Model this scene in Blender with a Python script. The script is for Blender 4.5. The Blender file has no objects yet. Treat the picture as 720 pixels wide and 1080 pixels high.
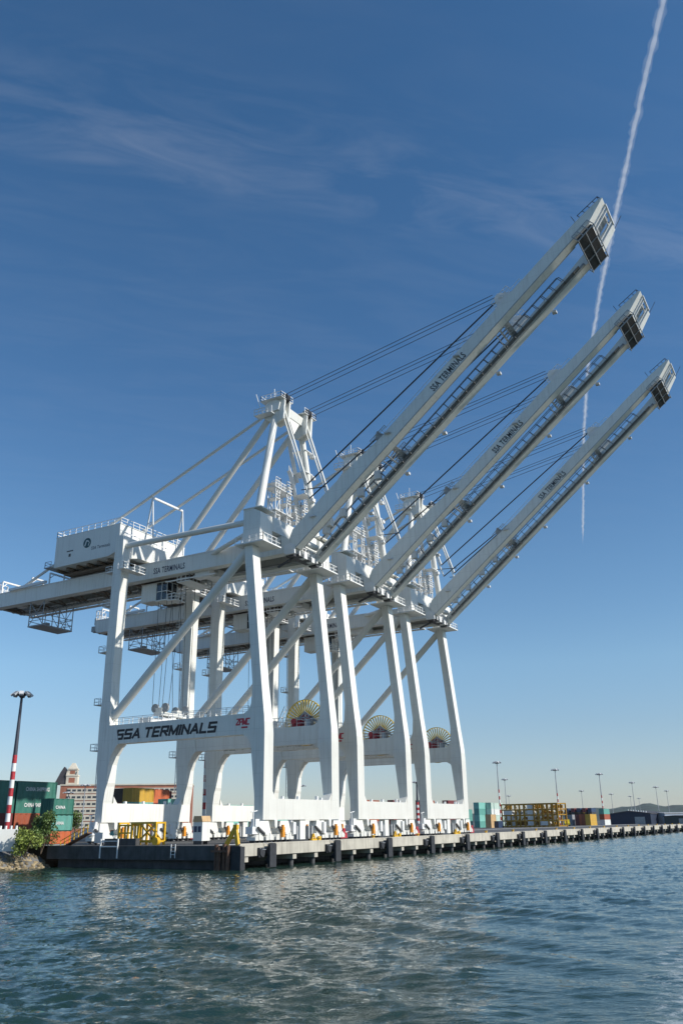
import bpy, math, random
import numpy as np
from mathutils import Vector, Matrix
random.seed(7); rng = np.random.default_rng(7)
S = bpy.context.scene; COL = S.collection
R = math.radians

# ------------------------------------------------------------------ camera
CAM = Vector((-103.042, -71.564, 2.433)); YAW, PIT, ROL, FPX = 0.5150747, 0.3537029, -0.0144022, 890.2466
F = Vector((math.cos(YAW)*math.cos(PIT), math.sin(YAW)*math.cos(PIT), math.sin(PIT)))
RT = Vector((math.sin(YAW), -math.cos(YAW), 0)); UP = RT.cross(F)
R2 = RT*math.cos(ROL) + UP*math.sin(ROL); U2 = -RT*math.sin(ROL) + UP*math.cos(ROL)
cd = bpy.data.cameras.new('camera'); cam = bpy.data.objects.new('camera', cd); COL.objects.link(cam)
m = Matrix((R2, U2, -F)).transposed().to_4x4(); m.translation = CAM; cam.matrix_world = m
cd.sensor_fit = 'VERTICAL'; cd.sensor_height = 36; cd.lens = FPX/1080*36; cd.clip_start = 0.5; cd.clip_end = 90000
S.camera = cam
def ray(u, v): return F + R2*((u-360)/FPX) - U2*((v-540)/FPX)
def at(u, v, d):                      # point at horizontal distance d
    r = ray(u, v); return CAM + r*(d/math.hypot(r.x, r.y))
def ground(u, d, v=872, z=0.0):
    q = at(u, v, d); return Vector((q.x, q.y, z))
WATER = -2.87

# ------------------------------------------------------------------ materials
MATS = {}
def mat(name, col, rough=.5, metal=0., var=.12, scale=.6, dirt=None, dirt_amt=.0, spec=.5, bump=0., streak=False, joints=False, island=0.):
    if name in MATS: return MATS[name]
    mt = bpy.data.materials.new(name); mt.use_nodes = True; nt = mt.node_tree; N = nt.nodes; L = nt.links
    b = N['Principled BSDF']; b.inputs['Roughness'].default_value = rough; b.inputs['Metallic'].default_value = metal
    b.inputs['Specular IOR Level'].default_value = spec
    tc = N.new('ShaderNodeTexCoord'); no = N.new('ShaderNodeTexNoise'); no.inputs['Scale'].default_value = scale; no.inputs['Detail'].default_value = 5
    L.new(tc.outputs['Object'], no.inputs['Vector'])
    mr = N.new('ShaderNodeMapRange'); mr.inputs['From Min'].default_value = .3; mr.inputs['From Max'].default_value = .7
    mr.inputs['To Min'].default_value = 1-var; mr.inputs['To Max'].default_value = 1+var
    L.new(no.outputs['Fac'], mr.inputs['Value'])
    mx = N.new('ShaderNodeVectorMath'); mx.operation = 'SCALE'; mx.inputs[0].default_value = col[:3]
    L.new(mr.outputs['Result'], mx.inputs['Scale'])
    out = mx.outputs['Vector']
    if dirt:
        mp = N.new('ShaderNodeMapping'); mp.inputs['Scale'].default_value = (2.2, 2.2, .12) if streak else (1, 1, 1)
        L.new(tc.outputs['Object'], mp.inputs['Vector'])
        n2 = N.new('ShaderNodeTexNoise'); n2.inputs['Scale'].default_value = 1.1; n2.inputs['Detail'].default_value = 7; n2.inputs['Roughness'].default_value = .65
        L.new(mp.outputs['Vector'], n2.inputs['Vector'])
        m2 = N.new('ShaderNodeMapRange'); m2.inputs['From Min'].default_value = .5; m2.inputs['From Max'].default_value = .78; m2.inputs['To Max'].default_value = dirt_amt
        L.new(n2.outputs['Fac'], m2.inputs['Value'])
        mi = N.new('ShaderNodeMixRGB'); mi.inputs['Color2'].default_value = (*dirt, 1)
        L.new(m2.outputs['Result'], mi.inputs['Fac']); L.new(out, mi.inputs['Color1']); out = mi.outputs['Color']
    if joints:      # faint welded plate joints
        sp = N.new('ShaderNodeSeparateXYZ'); L.new(tc.outputs['Object'], sp.inputs[0]); ln = []
        for ax, per, th in (('Z', 3.1, .022), ('Y', 4.3, .016)):
            d1 = N.new('ShaderNodeMath'); d1.operation = 'DIVIDE'; d1.inputs[1].default_value = per; L.new(sp.outputs[ax], d1.inputs[0])
            d2 = N.new('ShaderNodeMath'); d2.operation = 'FRACT'; L.new(d1.outputs[0], d2.inputs[0])
            d3 = N.new('ShaderNodeMath'); d3.operation = 'LESS_THAN'; d3.inputs[1].default_value = th; L.new(d2.outputs[0], d3.inputs[0]); ln.append(d3)
        mxx = N.new('ShaderNodeMath'); mxx.operation = 'MAXIMUM'; L.new(ln[0].outputs[0], mxx.inputs[0]); L.new(ln[1].outputs[0], mxx.inputs[1])
        ms = N.new('ShaderNodeMath'); ms.operation = 'MULTIPLY'; ms.inputs[1].default_value = .22; L.new(mxx.outputs[0], ms.inputs[0])
        mj = N.new('ShaderNodeMixRGB'); mj.inputs['Color2'].default_value = (col[0]*.45, col[1]*.42, col[2]*.38, 1); L.new(ms.outputs[0], mj.inputs['Fac']); L.new(out, mj.inputs['Color1']); out = mj.outputs['Color']
    if island:
        gi = N.new('ShaderNodeNewGeometry'); ri = N.new('ShaderNodeMapRange'); ri.inputs['To Min'].default_value = 1-island; ri.inputs['To Max'].default_value = 1+island; L.new(gi.outputs['Random Per Island'], ri.inputs['Value'])
        vi = N.new('ShaderNodeVectorMath'); vi.operation = 'SCALE'; L.new(out, vi.inputs[0]); L.new(ri.outputs[0], vi.inputs['Scale']); out = vi.outputs['Vector']
    L.new(out, b.inputs['Base Color'])
    if bump:
        bp = N.new('ShaderNodeBump'); bp.inputs['Strength'].default_value = bump; bp.inputs['Distance'].default_value = .1
        n3 = N.new('ShaderNodeTexNoise'); n3.inputs['Scale'].default_value = scale*6; n3.inputs['Detail'].default_value = 6
        L.new(tc.outputs['Object'], n3.inputs['Vector']); L.new(n3.outputs['Fac'], bp.inputs['Height']); L.new(bp.outputs['Normal'], b.inputs['Normal'])
    MATS[name] = mt; return mt
WHITE = mat('white crane paint', (.76, .755, .70), .42, var=.04, scale=.35, dirt=(.36, .31, .23), dirt_amt=.38, streak=True, joints=True)
TUBEW = mat('white tube paint', (.72, .715, .665), .5, var=.03, scale=.2)
WHITE2 = mat('white railing paint', (.76, .76, .74), .5, var=.05)
SHEET = mat('white house cladding', (.74, .745, .70), .5, var=.03, scale=.4, dirt=(.36, .33, .28), dirt_amt=.2, streak=True)
GREYM = mat('grey machinery steel', (.36, .37, .37), .5, var=.2, scale=1.5, dirt=(.16, .12, .08), dirt_amt=.6)
GREYD = mat('shade grey walkway steel', (.13, .135, .14), .7, var=.25, scale=3)  # grey holds the shade of the far boom girder's inner side
DARKM = mat('dark steel', (.055, .055, .06), .55, var=.3, scale=2)
ROPE = mat('wire rope', (.05, .055, .06), .6, var=.1)
BLACKT = mat('black lettering', (.012, .012, .016), .5, var=.02)
NAVYT = mat('navy lettering', (.03, .035, .07), .5, var=.02)
TEALT = mat('dark teal logo', (.012, .07, .08), .5, var=.02)
REDT = mat('red lettering', (.5, .03, .05), .5, var=.05)
RED = mat('red paint', (.42, .03, .04), .5, var=.2, scale=3, dirt=(.1, .03, .03), dirt_amt=.5)
REDHUB = mat('dark red paint', (.3, .02, .035), .5, var=.3, scale=3)
YELLOW = mat('yellow paint', (.72, .42, .02), .5, var=.15, scale=2, dirt=(.2, .12, .03), dirt_amt=.5)
OCHRE = mat('ochre rack paint', (.42, .23, .015), .55, var=.25, scale=2, dirt=(.12, .07, .02), dirt_amt=.6)
PALEY = mat('pale yellow paint', (.78, .56, .10), .5, var=.1, scale=2)
ORANGE = mat('orange plastic', (.72, .28, .02), .5, var=.15, scale=3)
GLASS = mat('dark cab glass', (.015, .02, .03), .08, var=.05, spec=.8)
GRATE = mat('dark grating', (.05, .045, .042), .8, var=.3, scale=4)
BROWNU = mat('dark brown steel', (.16, .12, .085), .7, var=.25, scale=1.2)  # plain dark brown for girder underside, bracing, floor frame and trolley
CONC = mat('pale concrete', (.46, .43, .36), .85, var=.16, scale=.5, dirt=(.15, .135, .11), dirt_amt=.7, bump=.25, streak=True)
CONCD = mat('shade dark concrete', (.065, .066, .068), .8, var=.35, scale=.7, dirt=(.02, .022, .02), dirt_amt=.8, bump=.3, streak=True)  # shade of the end wall and underdeck is put into this dark colour
ASPH = mat('asphalt', (.085, .083, .08), .9, var=.25, scale=.12, dirt=(.17, .16, .145), dirt_amt=.6)
RUBBER = mat('black rubber', (.028, .031, .036), .75, var=.3, scale=2)
TIMBER = mat('weathered timber', (.13, .07, .045), .85, var=.35, scale=2.5, bump=.4)
POLE = mat('dark painted pole', (.05, .055, .075), .5, var=.1)
GALV = mat('galvanised steel', (.33, .35, .37), .45, var=.1)
LAMPW = mat('lamp housing', (.6, .6, .6), .35, var=.05)
STONE = mat('riprap stone', (.26, .205, .12), .9, var=.3, scale=1.4, bump=.5, island=.55)
GRAVEL = mat('gravel', (.17, .165, .155), .95, var=.25, scale=2, bump=.6)
BRICK = mat('red brick', (.36, .14, .085), .85, var=.15, scale=.3)
CREAM = mat('cream stone', (.62, .56, .45), .8, var=.1, scale=.3)
WINDOW = mat('window glass', (.05, .06, .07), .15, var=.3, scale=.4)
SLATE = mat('slate roof', (.06, .055, .06), .7, var=.2)
NAVYW = mat('navy cladding', (.018, .03, .06), .6, var=.15, scale=.2)
GREYW = mat('blue grey cladding', (.3, .36, .43), .6, var=.1, scale=.2)
LEAF = mat('leaf green', (.085, .14, .03), .6, var=.4, scale=1.3, island=.5)
LEAFY = mat('yellow green leaf', (.19, .24, .045), .6, var=.4, scale=1.3, island=.45)
BARK = mat('bark', (.1, .075, .05), .9, var=.3, scale=3)
HILL = mat('wooded hillside', (.03, .048, .035), .95, var=.6, scale=.012)
CC = {k: mat('container '+k, c, .5, var=.1, scale=1., dirt=(c[0]*.45, c[1]*.4, c[2]*.4), dirt_amt=.55, streak=True) for k, c in dict(
    green=(.04, .165, .125), teal=(.11, .32, .27), rust=(.33, .085, .04), orange=(.52, .13, .05), yellow=(.55, .33, .045), brown=(.075, .045, .03),
    maroon=(.17, .035, .035), white=(.68, .7, .66), palegreen=(.46, .58, .5), tan=(.55, .37, .19), navy=(.025, .05, .11), grey=(.3, .31, .32), turquoise=(.2, .47, .4), dark=(.04, .045, .05)).items()}

# ------------------------------------------------------------------ mesh builder
class MB:
    def __init__(s): s.v = []; s.f = []; s.sm = []
    def add(s, vs, fs, smooth=False):
        o = len(s.v); s.v += [tuple(x) for x in vs]; s.f += [tuple(o+i for i in f) for f in fs]; s.sm += [smooth]*len(fs); return s
    def loft(s, rings, cap=True):            # rings: lists of equal-length points
        n = len(rings[0]); vs = [p for r in rings for p in r]; fs = []
        for k in range(len(rings)-1):
            for i in range(n):
                j = (i+1) % n; fs.append((k*n+i, k*n+j, (k+1)*n+j, (k+1)*n+i))
        if cap: fs.append(tuple(range(n-1, -1, -1))); fs.append(tuple((len(rings)-1)*n+i for i in range(n)))
        return s.add(vs, fs)
    def box(s, x0, x1, y0, y1, z0, z1):
        return s.loft([[(x0, y0, z), (x1, y0, z), (x1, y1, z), (x0, y1, z)] for z in (z0, z1)])
    def extr(s, poly, axis, a, b):           # polygon in the other two axes, extruded along axis a..b
        def P(q, t): return {'x': (t, q[0], q[1]), 'y': (q[0], t, q[1]), 'z': (q[0], q[1], t)}[axis]
        return s.loft([[P(q, t) for q in poly] for t in (a, b)])
    def tube(s, p, q, r0, r1=None, n=10, smooth=True):
        p = Vector(p); q = Vector(q); r1 = r0 if r1 is None else r1; d = (q-p).normalized()
        a = d.orthogonal().normalized(); b = d.cross(a)
        ring = lambda c, r: [c + a*(r*math.cos(2*math.pi*i/n)) + b*(r*math.sin(2*math.pi*i/n)) for i in range(n)]
        vs = ring(p, r0)+ring(q, r1)
        s.add(vs, [(i, (i+1) % n, n+(i+1) % n, n+i) for i in range(n)], smooth)
        s.add(ring(p, r0), [tuple(range(n-1, -1, -1))]); s.add(ring(q, r1), [tuple(range(n))]); return s
    def bar(s, p, q, w, h=None, up=(0, 0, 1)):
        p = Vector(p); q = Vector(q); h = h or w; d = (q-p).normalized(); up = Vector(up)
        if abs(d.dot(up)) > .98: up = Vector((1, 0, 0))
        a = d.cross(up).normalized()*(w/2); b = a.cross(d).normalized()*(h/2)
        return s.loft([[c-a-b, c+a-b, c+a+b, c-a+b] for c in (p, q)])
    def rail(s, pts, h=1.1, step=1.6, r=.06, up=(0, 0, 1), mid=True):
        up = Vector(up)
        for p, q in zip(pts[:-1], pts[1:]):
            p = Vector(p); q = Vector(q); n = max(1, round((q-p).length/step))
            s.bar(p+up*h, q+up*h, r)
            if mid: s.bar(p+up*h*.5, q+up*h*.5, r*.8)
            for i in range(n+1):
                c = p.lerp(q, i/n); s.bar(c, c+up*h, r*1.15)
        return s
    def ladder(s, p, q, side, w=.6, step=.9):
        p = Vector(p); q = Vector(q); sd = Vector(side).normalized()*w/2; n = max(2, int((q-p).length/step))
        s.bar(p-sd, q-sd, .09); s.bar(p+sd, q+sd, .09)
        for i in range(1, n): c = p.lerp(q, i/n); s.bar(c-sd, c+sd, .07)
        return s
    def build(s, name, material, parent=None):
        me = bpy.data.meshes.new(name); me.from_pydata(s.v, [], s.f)
        for p, v in zip(me.polygons, s.sm): p.use_smooth = v
        me.update(); me.materials.append(material)
        import bmesh
        bm = bmesh.new(); bm.from_mesh(me); bmesh.ops.recalc_face_normals(bm, faces=bm.faces); bm.to_mesh(me); bm.free()
        o = bpy.data.objects.new(name, me); COL.objects.link(o)
        if parent: o.parent = parent
        return o
def build_each(mb, name, material, parent=None):       # every connected piece becomes an object of its own
    n = len(mb.v); par = list(range(n))
    def find(a):
        while par[a] != a: par[a] = par[par[a]]; a = par[a]
        return a
    for f in mb.f:
        r = find(f[0])
        for i in f[1:]: par[find(i)] = r
    pos = {}
    for i, v in enumerate(mb.v):
        k = tuple(round(c, 4) for c in v)
        if k in pos: par[find(i)] = find(pos[k])
        else: pos[k] = i
    groups = {}
    for f, sm_ in zip(mb.f, mb.sm): groups.setdefault(find(f[0]), []).append((f, sm_))
    out = []
    for fs_ in groups.values():
        q = MB(); ids = {}
        for f, sm_ in fs_:
            for i in f:
                if i not in ids: ids[i] = len(q.v); q.v.append(mb.v[i])
            q.f.append(tuple(ids[i] for i in f)); q.sm.append(sm_)
        out.append(q.build(name, material, parent))
    return out
def tag(o, label=None, cat=None, group=None, kind=None):
    if label: o['label'] = label
    if cat: o['category'] = cat
    if group: o['group'] = group
    if kind: o['kind'] = kind
    return o
def empty(name, loc=(0, 0, 0), rz=0, label=None, cat=None, group=None):
    o = bpy.data.objects.new(name, None); COL.objects.link(o); o.location = loc; o.rotation_euler.z = rz; o.empty_display_size = .5
    return tag(o, label, cat, group)
KIDS = {}
def copy_tree(o, parent=None):
    c = o.copy(); COL.objects.link(c)
    if parent: c.parent = parent
    for ch in [k for k in list(COL.objects) if k.parent == o]: copy_tree(ch, c)
    return c
def text(name, body, material, parent, origin, xdir, ydir, width, height, shear=.0, bold=.012, depth=.02, spacing=1.1):
    cu = bpy.data.curves.new(name, 'FONT'); cu.body = body; cu.shear = shear; cu.offset = bold; cu.size = 1; cu.space_character = spacing; cu.resolution_u = 3
    to = bpy.data.objects.new(name, cu); COL.objects.link(to); dg = bpy.context.evaluated_depsgraph_get()
    me = bpy.data.meshes.new_from_object(to.evaluated_get(dg)); bpy.data.objects.remove(to); bpy.data.curves.remove(cu)
    co = np.array([v.co[:2] for v in me.vertices]); lo = co.min(0); hi = co.max(0)
    X = Vector(xdir).normalized(); Y = Vector(ydir).normalized(); O = Vector(origin); N = X.cross(Y)
    for v in me.vertices:
        v.co = O + X*((v.co.x-lo[0])/(hi[0]-lo[0])*width) + Y*((v.co.y-lo[1])/(hi[1]-lo[1])*height) + N*depth
    me.materials.clear(); me.materials.append(material); me.name = name
    o = bpy.data.objects.new(name, me); COL.objects.link(o); o.parent = parent; return o

GL = {'S': (1, [[(1, 1), (0, 1), (0, .5), (1, .5), (1, 0), (0, 0)]]), 'A': (1.05, [[(0, 0), (.5, 1), (1, 0)], [(.2, .3), (.8, .3)]]), 'T': (.95, [[(0, 1), (1, 1)], [(.5, 1), (.5, 0)]]),
      'E': (.9, [[(1, 1), (0, 1), (0, 0), (1, 0)], [(0, .5), (.92, .5)]]), 'R': (1, [[(0, 0), (0, 1), (1, 1), (1, .48), (0, .48)], [(.45, .48), (1, 0)]]), 'M': (1.2, [[(0, 0), (0, 1), (.5, .12), (1, 1), (1, 0)]]),
      'I': (0, [[(0, 0), (0, 1)]]), 'N': (1, [[(0, 0), (0, 1), (1, 0), (1, 1)]]), 'L': (.85, [[(0, 1), (0, 0), (1, 0)]]), 'Z': (1, [[(0, 1), (1, 1), (0, 0), (1, 0)]]), 'P': (1, [[(0, 0), (0, 1), (1, 1), (1, .45), (0, .45)]]), 'C': (1, [[(1, 1), (0, 1), (0, 0), (1, 0)]])}
def sign(name, body, material, parent, origin, xdir, ydir, width, height, shear=.2, th=.2, gap=.42):
    """wide block letters made of flat strokes, as painted on the steel"""
    adv = [GL[ch][0]+gap if ch != ' ' else .55 for ch in body]; u = width/(sum(adv)-gap+.25)
    X = Vector(xdir).normalized(); Y = Vector(ydir).normalized(); O = Vector(origin); Nn = X.cross(Y); mb = MB(); x = .12; t = th*height; k = 0
    for ch, ad in zip(body, adv):
        if ch != ' ':
            gw, st = GL[ch]
            for pl_ in st:
                pts = []
                for a, b in pl_:
                    yy = t/2+b*(height-t); pts.append(((x+a*gw)*u+shear*yy, yy))
                for (ax, ay), (bx, by) in zip(pts[:-1], pts[1:]):
                    k += 1; L_ = math.hypot(bx-ax, by-ay); dx, dy = (bx-ax)/L_, (by-ay)/L_
                    hw = t/2*(1.15 if abs(dy) > .5 else 1); q = [(ax-dx*t*.45-dy*hw, ay-dy*t*.45+dx*hw), (bx+dx*t*.45-dy*hw, by+dy*t*.45+dx*hw), (bx+dx*t*.45+dy*hw, by+dy*t*.45-dx*hw), (ax-dx*t*.45+dy*hw, ay-dy*t*.45-dx*hw)]
                    q = [(c, min(max(d, 0), height)) for c, d in q]; z = .012+.0025*(k % 5)
                    mb.loft([[O+X*c+Y*d+Nn*.002 for c, d in q], [O+X*c+Y*d+Nn*z for c, d in q]])
        x += ad
    return mb.build(name, material, parent)

# ------------------------------------------------------------------ gantry crane
W = 21.29; G = 30.48; XN, XF = 6.4, 14.9        # near / far outer girder faces
GW = 1.6                                         # girder width
HZ = 44.1; BU = Vector((0, -math.cos(R(39.3)), math.sin(R(39.3)))); BN = Vector((0, math.sin(R(39.3)), math.cos(R(39.3))))
BO = Vector((0, -.75, HZ))
def bp(x, t, h): return BO + Vector((x, 0, 0)) + BU*t + BN*h

def make_crane(label):
    C = empty('gantry_crane', (0, 0, 0), 0, label, 'harbour crane', 'ship-to-shore gantry cranes on the quay')
    mx = lambda x, far: W-x if far else x
    def sect(far, rows):
        rings = []
        for z, x1, y0, y1 in rows:
            a, b = sorted((mx(0, far), mx(x1, far))); rings.append([(a, y0, z), (b, y0, z), (b, y1, z), (a, y1, z)])
        return rings
    for far in (False, True):
        # waterside leg
        MB().loft(sect(far, [(5.943, 2.5, 0, 1.55), (6.6, 2.3, 0, 1.6), (13.5, 2.3, 0, 2.4), (15, 2.3, 0, 2.65), (17.2, 2.15, .1, 2.6), (22, 1.95, .69, 2.3), (43.9, 1.95, 3.0, 4.5)])).build('leg', WHITE, C)
        # landside leg
        lg = MB().loft(sect(far, [(5.943, 1.95, 30.48, 31.95), (9, 1.95, 30.1, 32.2), (11.7, 1.95, 30.0, 32.4), (13.1, 1.95, 29.6, 32.5), (14.4, 1.95, 28.75, 32.6), (14.86, 1.95, 28.2, 32.65),
            (14.87, 1.95, 28.2, 32.65), (17.85, 1.95, 29.0, 32.7), (17.86, 1.95, 30.4, 32.7), (19, 1.95, 30.5, 32.7), (25, 1.9, 30.7, 32.4), (44, 1.85, 30.5, 32.5), (50.4, 1.85, 30.6, 32.3)])).build('leg', WHITE, C)
        lad = MB(); xs = mx(1.0, far)
        lad.ladder((xs, 33.1, 8), (xs, 33.1, 46), (1, 0, 0), .7)
        for z in (14, 21.3, 30, 38, 44):
            lad.box(xs-1, xs+1, 32.71, 34.3, z, z+.12); lad.rail([(xs-1, 32.8, z), (xs-1, 34.2, z), (xs+1, 34.2, z), (xs+1, 32.8, z)], 1.1, 1, .07)
        lad.build('ladder', WHITE2, lg)
        # portal beam
        a, b = sorted((mx(.12, far), mx(1.7, far)))
        pbm = MB().box(a, b, 2.2, 29.2, 14.87, 17.85).build('portal_beam', WHITE, C)
        rl = MB()
        for x in (a+.1, b-.1): rl.rail([(x, 3, 17.85), (x, 29.8, 17.85)], 1.1, 2., .07)
        rl.build('railing', WHITE2, pbm)
        if not far:
            sign('lettering', 'SSA TERMINALS', BLACKT, pbm, (.12, 29.0, 15.45), (0, -1, 0), (0, 0, 1), 20.0, 1.65, .25, .22)
            sign('logo', 'ZPMC', REDT, pbm, (.12, 5.2, 16.2), (0, -1, 0), (0, 0, 1), 2.35, 1.0, .15, .2, .3)
            MB().box(.085, .119, 3.1, 4.2, 15.75, 16.0).build('logo_bar', REDT, pbm)
        # diagonal brace and ties
        xc = mx(1.0, far)
        MB().tube((xc, 30.6, 19.3), (xc, 4.6, 43.3), .68, n=14).build('diagonal_brace', TUBEW, C)
        MB().tube((xc, 31.2, 48.7), (xc, 4.7, 48.2), .5, n=12).build('tie_pipe', TUBEW, C)
        MB().tube((mx(1.4, far), 4.7, 46.6), (mx(6.6, far), 16, 46.3), .38, n=10).build('tie_pipe', TUBEW, C)
        # cap box on waterside leg
        a, b = sorted((mx(-.05, far), mx(3.3, far)))
        cp = MB().extr([(1.5, 44.25), (4.75, 44.25), (4.75, 49.9), (3.0, 50.0), (1.5, 49.2)], 'x', a, b)
        cp.box(a-.1, b+.5, 1.3, 4.9, 49.95, 50.12)
        capo = cp.build('cap_box', WHITE, C)
        pf = MB().box(a-.8, b+.9, .3, 5.8, 43.92, 44.12)
        pf.rail([(a-.7, 5.7, 44.1), (a-.7, .4, 44.1), (b+.8, .4, 44.1), (b+.8, 5.7, 44.1)], 1.2, 1.2, .08).build('platform', WHITE2, capo)
        # A-frame post
        MB().tube((mx(1.7, far), 3.1, 49.9), (mx(6.7, far), 3.4, 70.2), .68, .58, n=14).build('apex_post', TUBEW, C)
        # backstays
        MB().tube((mx(6.9, far), 4.6, 69.8), (mx(7.2, far), 25.6, 47.0), .52, n=12).build('backstay', TUBEW, C)
        MB().tube((mx(6.9, far), 4.9, 70.5), (mx(7.2, far), 65.6, 46.8), .27, n=8).build('backstay', TUBEW, C)
    # sill beams, pedestals, cabinets
    for y0, y1, land in ((0, 1.55, 0), (G, 31.95, 1)):
        sb = MB().box(0, W, y0, y1, 3.09, 5.94).build('sill_beam', WHITE, C)
        MB().box(9.9, 11.4, y0+.2, y1-.25, .35, 3.085).build('stowage_column', WHITE, sb)
        nx = MB()
        for e, d in ((2.31, 1), (W-2.31, -1)): nx.extr([(e, 5.943), (e+d*.9, 5.943), (e, 7.0)], 'y', y0+.05, y1-.1)
        build_each(nx, 'fillet', WHITE, sb)
        nx = MB()
        for x in (5.2, 9.4, 14.8, 16.1): nx.box(x, x+.35, y0+.2, y0+.6, 5.943, 6.25+.3*(x % 1))
        build_each(nx, 'cleat', WHITE2, sb)
        for px in (3.1, W-3.1):
            bg = MB()          # equaliser hung on a lug
            bg.extr([(px-.35, 3.085), (px+.35, 3.085), (px+.28, 2.2), (px, 1.95), (px-.28, 2.2)], 'y', y0-.12, y1+.1)
            bgo = bg.build('bogie', WHITE, C)
            for sx in (-2.55, 2.55):
                c = px+sx
                MB().extr([(c-1.15, 2.95), (c+1.0, 2.95), (c+1.55, 1.6), (c+1.2, 1.15), (c-1.2, 1.15), (c-1.55, 1.6)], 'y', y0+.1, y1-.2).build('equaliser', WHITE, bgo)
                for s2 in (-1.28, 1.28):
                    d = c+s2; tr = MB()
                    tr.extr([(d-.98, .42), (d+.98, .42), (d+.98, .85), (d+.62, 1.18), (d-.62, 1.18), (d-.98, .85)], 'y', y0+.02, y1-.1)
                    tr.box(d-.14, d+.14, y0-.06, y0+.02, .5, 1.35)
                    tr.build('wheel_truck', WHITE, bgo)
                    wh = MB()
                    for s3 in (-.5, .5): wh.tube((d+s3, y0+.35, .38), (d+s3, y1-.45, .38), .36, n=14)
                    wh.build('wheel', DARKM, bgo)
                MB().bar((c-1.9, y0-.12, 2.1), (c-.3, y0-.12, 1.25), .3, .22).build('drive_motor', DARKM, bgo)
            MB().box(px+1.2, px+1.75, y0-.5, y0-.1, .75, 2.1).box(px+1.3, px+1.65, y0-.45, y0-.15, 2.1, 2.4).build('motor_cover', ORANGE, bgo)
        MB().box(W+.6, W+2.6, y0+.1, y1-.2, .25, 1.1).box(W+1.2, W+1.9, y0, y1-.3, 1.1, 1.75).bar((W+.1, y0+.6, 1.2), (W+3, y0+.6, .7), .3).build('rail_clamp', RED, C)
        MB().bar((12.4, y0-.3, .1), (12.9, y0-.3, 1.1), .18).bar((13.5, y0-.3, .1), (12.9, y0-.3, 1.1), .18).box(12.2, 13.8, y0-.5, y0-.05, .05, .35).box(14.4, 15, y0-.4, y0-.05, .1, .7).build('tie_down', YELLOW, C)
        MB().box(-2.2, -.4, y0+.2, y1-.2, 1.25, 2.2).box(-1.6, -.7, y0+.1, y0+.9, 2.2, 3.2).bar((-1.9, y0+.3, 2.2), (-1.9, y0+.3, 4.2), .12).bar((-2.4, y0+.3, 4.1), (-1.0, y0+.3, 4.3), .12).build('end_buffer', WHITE2, C)
        for x in (7.4, 16.0): MB().box(x, x+.65, y0-.3, y0+.3, 1.1, 2.75).build('junction_box', WHITE2, C)
        for x in (8.6, 11.8, 12.7): MB().box(x, x+.4, y0-.1, y0+.4, .4, 2.2).build('cable_box', GREYM, C)
    MB().box(13.2, 18.3, 30.55, 31.8, .7, 3.07).build('power_cabinet', WHITE, C)
    # cable reel carried on the outer side of the far portal beam
    c = Vector((W+.3, 6.7, 18.65)); n = 38; reel = MB()
    for i in range(n):
        a = 2*math.pi*i/n; d = Vector((0, math.cos(a), math.sin(a))); d2 = Vector((0, math.cos(a+2*math.pi/n), math.sin(a+2*math.pi/n)))
        reel.bar(c+d*1.4, c+d*3.82, .21, .16, up=(1, 0, 0))
        for xo in (-.2, .2): reel.bar(c+d*3.8+Vector((xo, 0, 0)), c+d2*3.8+Vector((xo, 0, 0)), .1, .1, up=(1, 0, 0))
    ro = reel.build('cable_reel', PALEY, C)
    MB().tube(c+Vector((-.25, 0, 0)), c+Vector((.25, 0, 0)), 1.5, n=24).build('cable_drum', REDHUB, ro)
    xb = W-.12-.35
    hs_ = MB().bar((xb, 6.4, 20.4), (xb, 3.0, 17.9), .16, .34).bar((xb, 6.2, 20.4), (xb, 8.9, 17.9), .14, .26)
    for y in (4.6, 6.2, 7.0, 8.4): hs_.bar((xb, y, 17.86), (xb, y, 20.4-abs(y-6.3)*.9), .16, .22)
    hs_.bar((xb, 8.2, 19.4), (xb, 4.6, 19.4), .16, .22).build('reel_frame', GREYM, ro)
    hb = MB().box(W-1.6, W-.75, 6.6, 8.1, 17.853, 19.0).build('reel_drive', REDHUB, ro)
    MB().tube((W-1.95, 7.6, 18.7), (W-1.705, 7.6, 18.7), .5, n=14).build('drive_cover', RED, ro)
    MB().box(W-1.6, W-.8, 4.6, 5.4, 17.853, 18.9).build('slip_ring_box', GALV, ro)
    sa = MB().ladder((W-1.2, 11.5, 17.86), (W-1.2, 9.6, 21.4), (1, 0, 0), .8).rail([(W-1.65, 12.5, 17.86), (W-1.65, 9.0, 17.86)], 1.6, .9, .08)
    sa.build('access_ladder', WHITE2, ro)
    for far in (0, 1):
        x0_, x1_ = sorted((mx(.15, far), mx(1.65, far)))
        MB().extr([(2.55, 17.853), (3.9, 17.853), (2.9, 18.4), (2.45, 19.6)], 'x', x0_, x1_).build('fillet', WHITE, C)
        MB().extr([(2.55, 14.867), (4.0, 14.867), (2.9, 14.3), (2.5, 13.4)], 'x', x0_, x1_).build('fillet', WHITE, C)
    # upper cross beams
    MB().box(3.31, W-3.31, 2.0, 4.2, 47.15, 49.6).build('upper_cross_beam', WHITE, C)
    MB().extr([(1.86, 50.3), (W-1.86, 50.3), (W-1.86, 46.6), (W-4.2, 47.2), (4.2, 47.2), (1.86, 46.6)], 'y', 30.7, 32.2).build('upper_cross_beam', WHITE, C)
    for z in (43.9,):
        for far in (0, 1):
            x0, x1 = sorted((mx(-1.1, far), mx(4.2, far)))
            MB().box(x0, x1, 28.9, 30.4, z, z+.15).rail([(x0, 30.3, z), (x0, 29, z), (x1, 29, z), (x1, 30.3, z)], 1.2, 1.2, .08).build('platform', WHITE2, C)
    # landside girders
    gz0, gz1 = 43.85, 46.85
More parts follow.
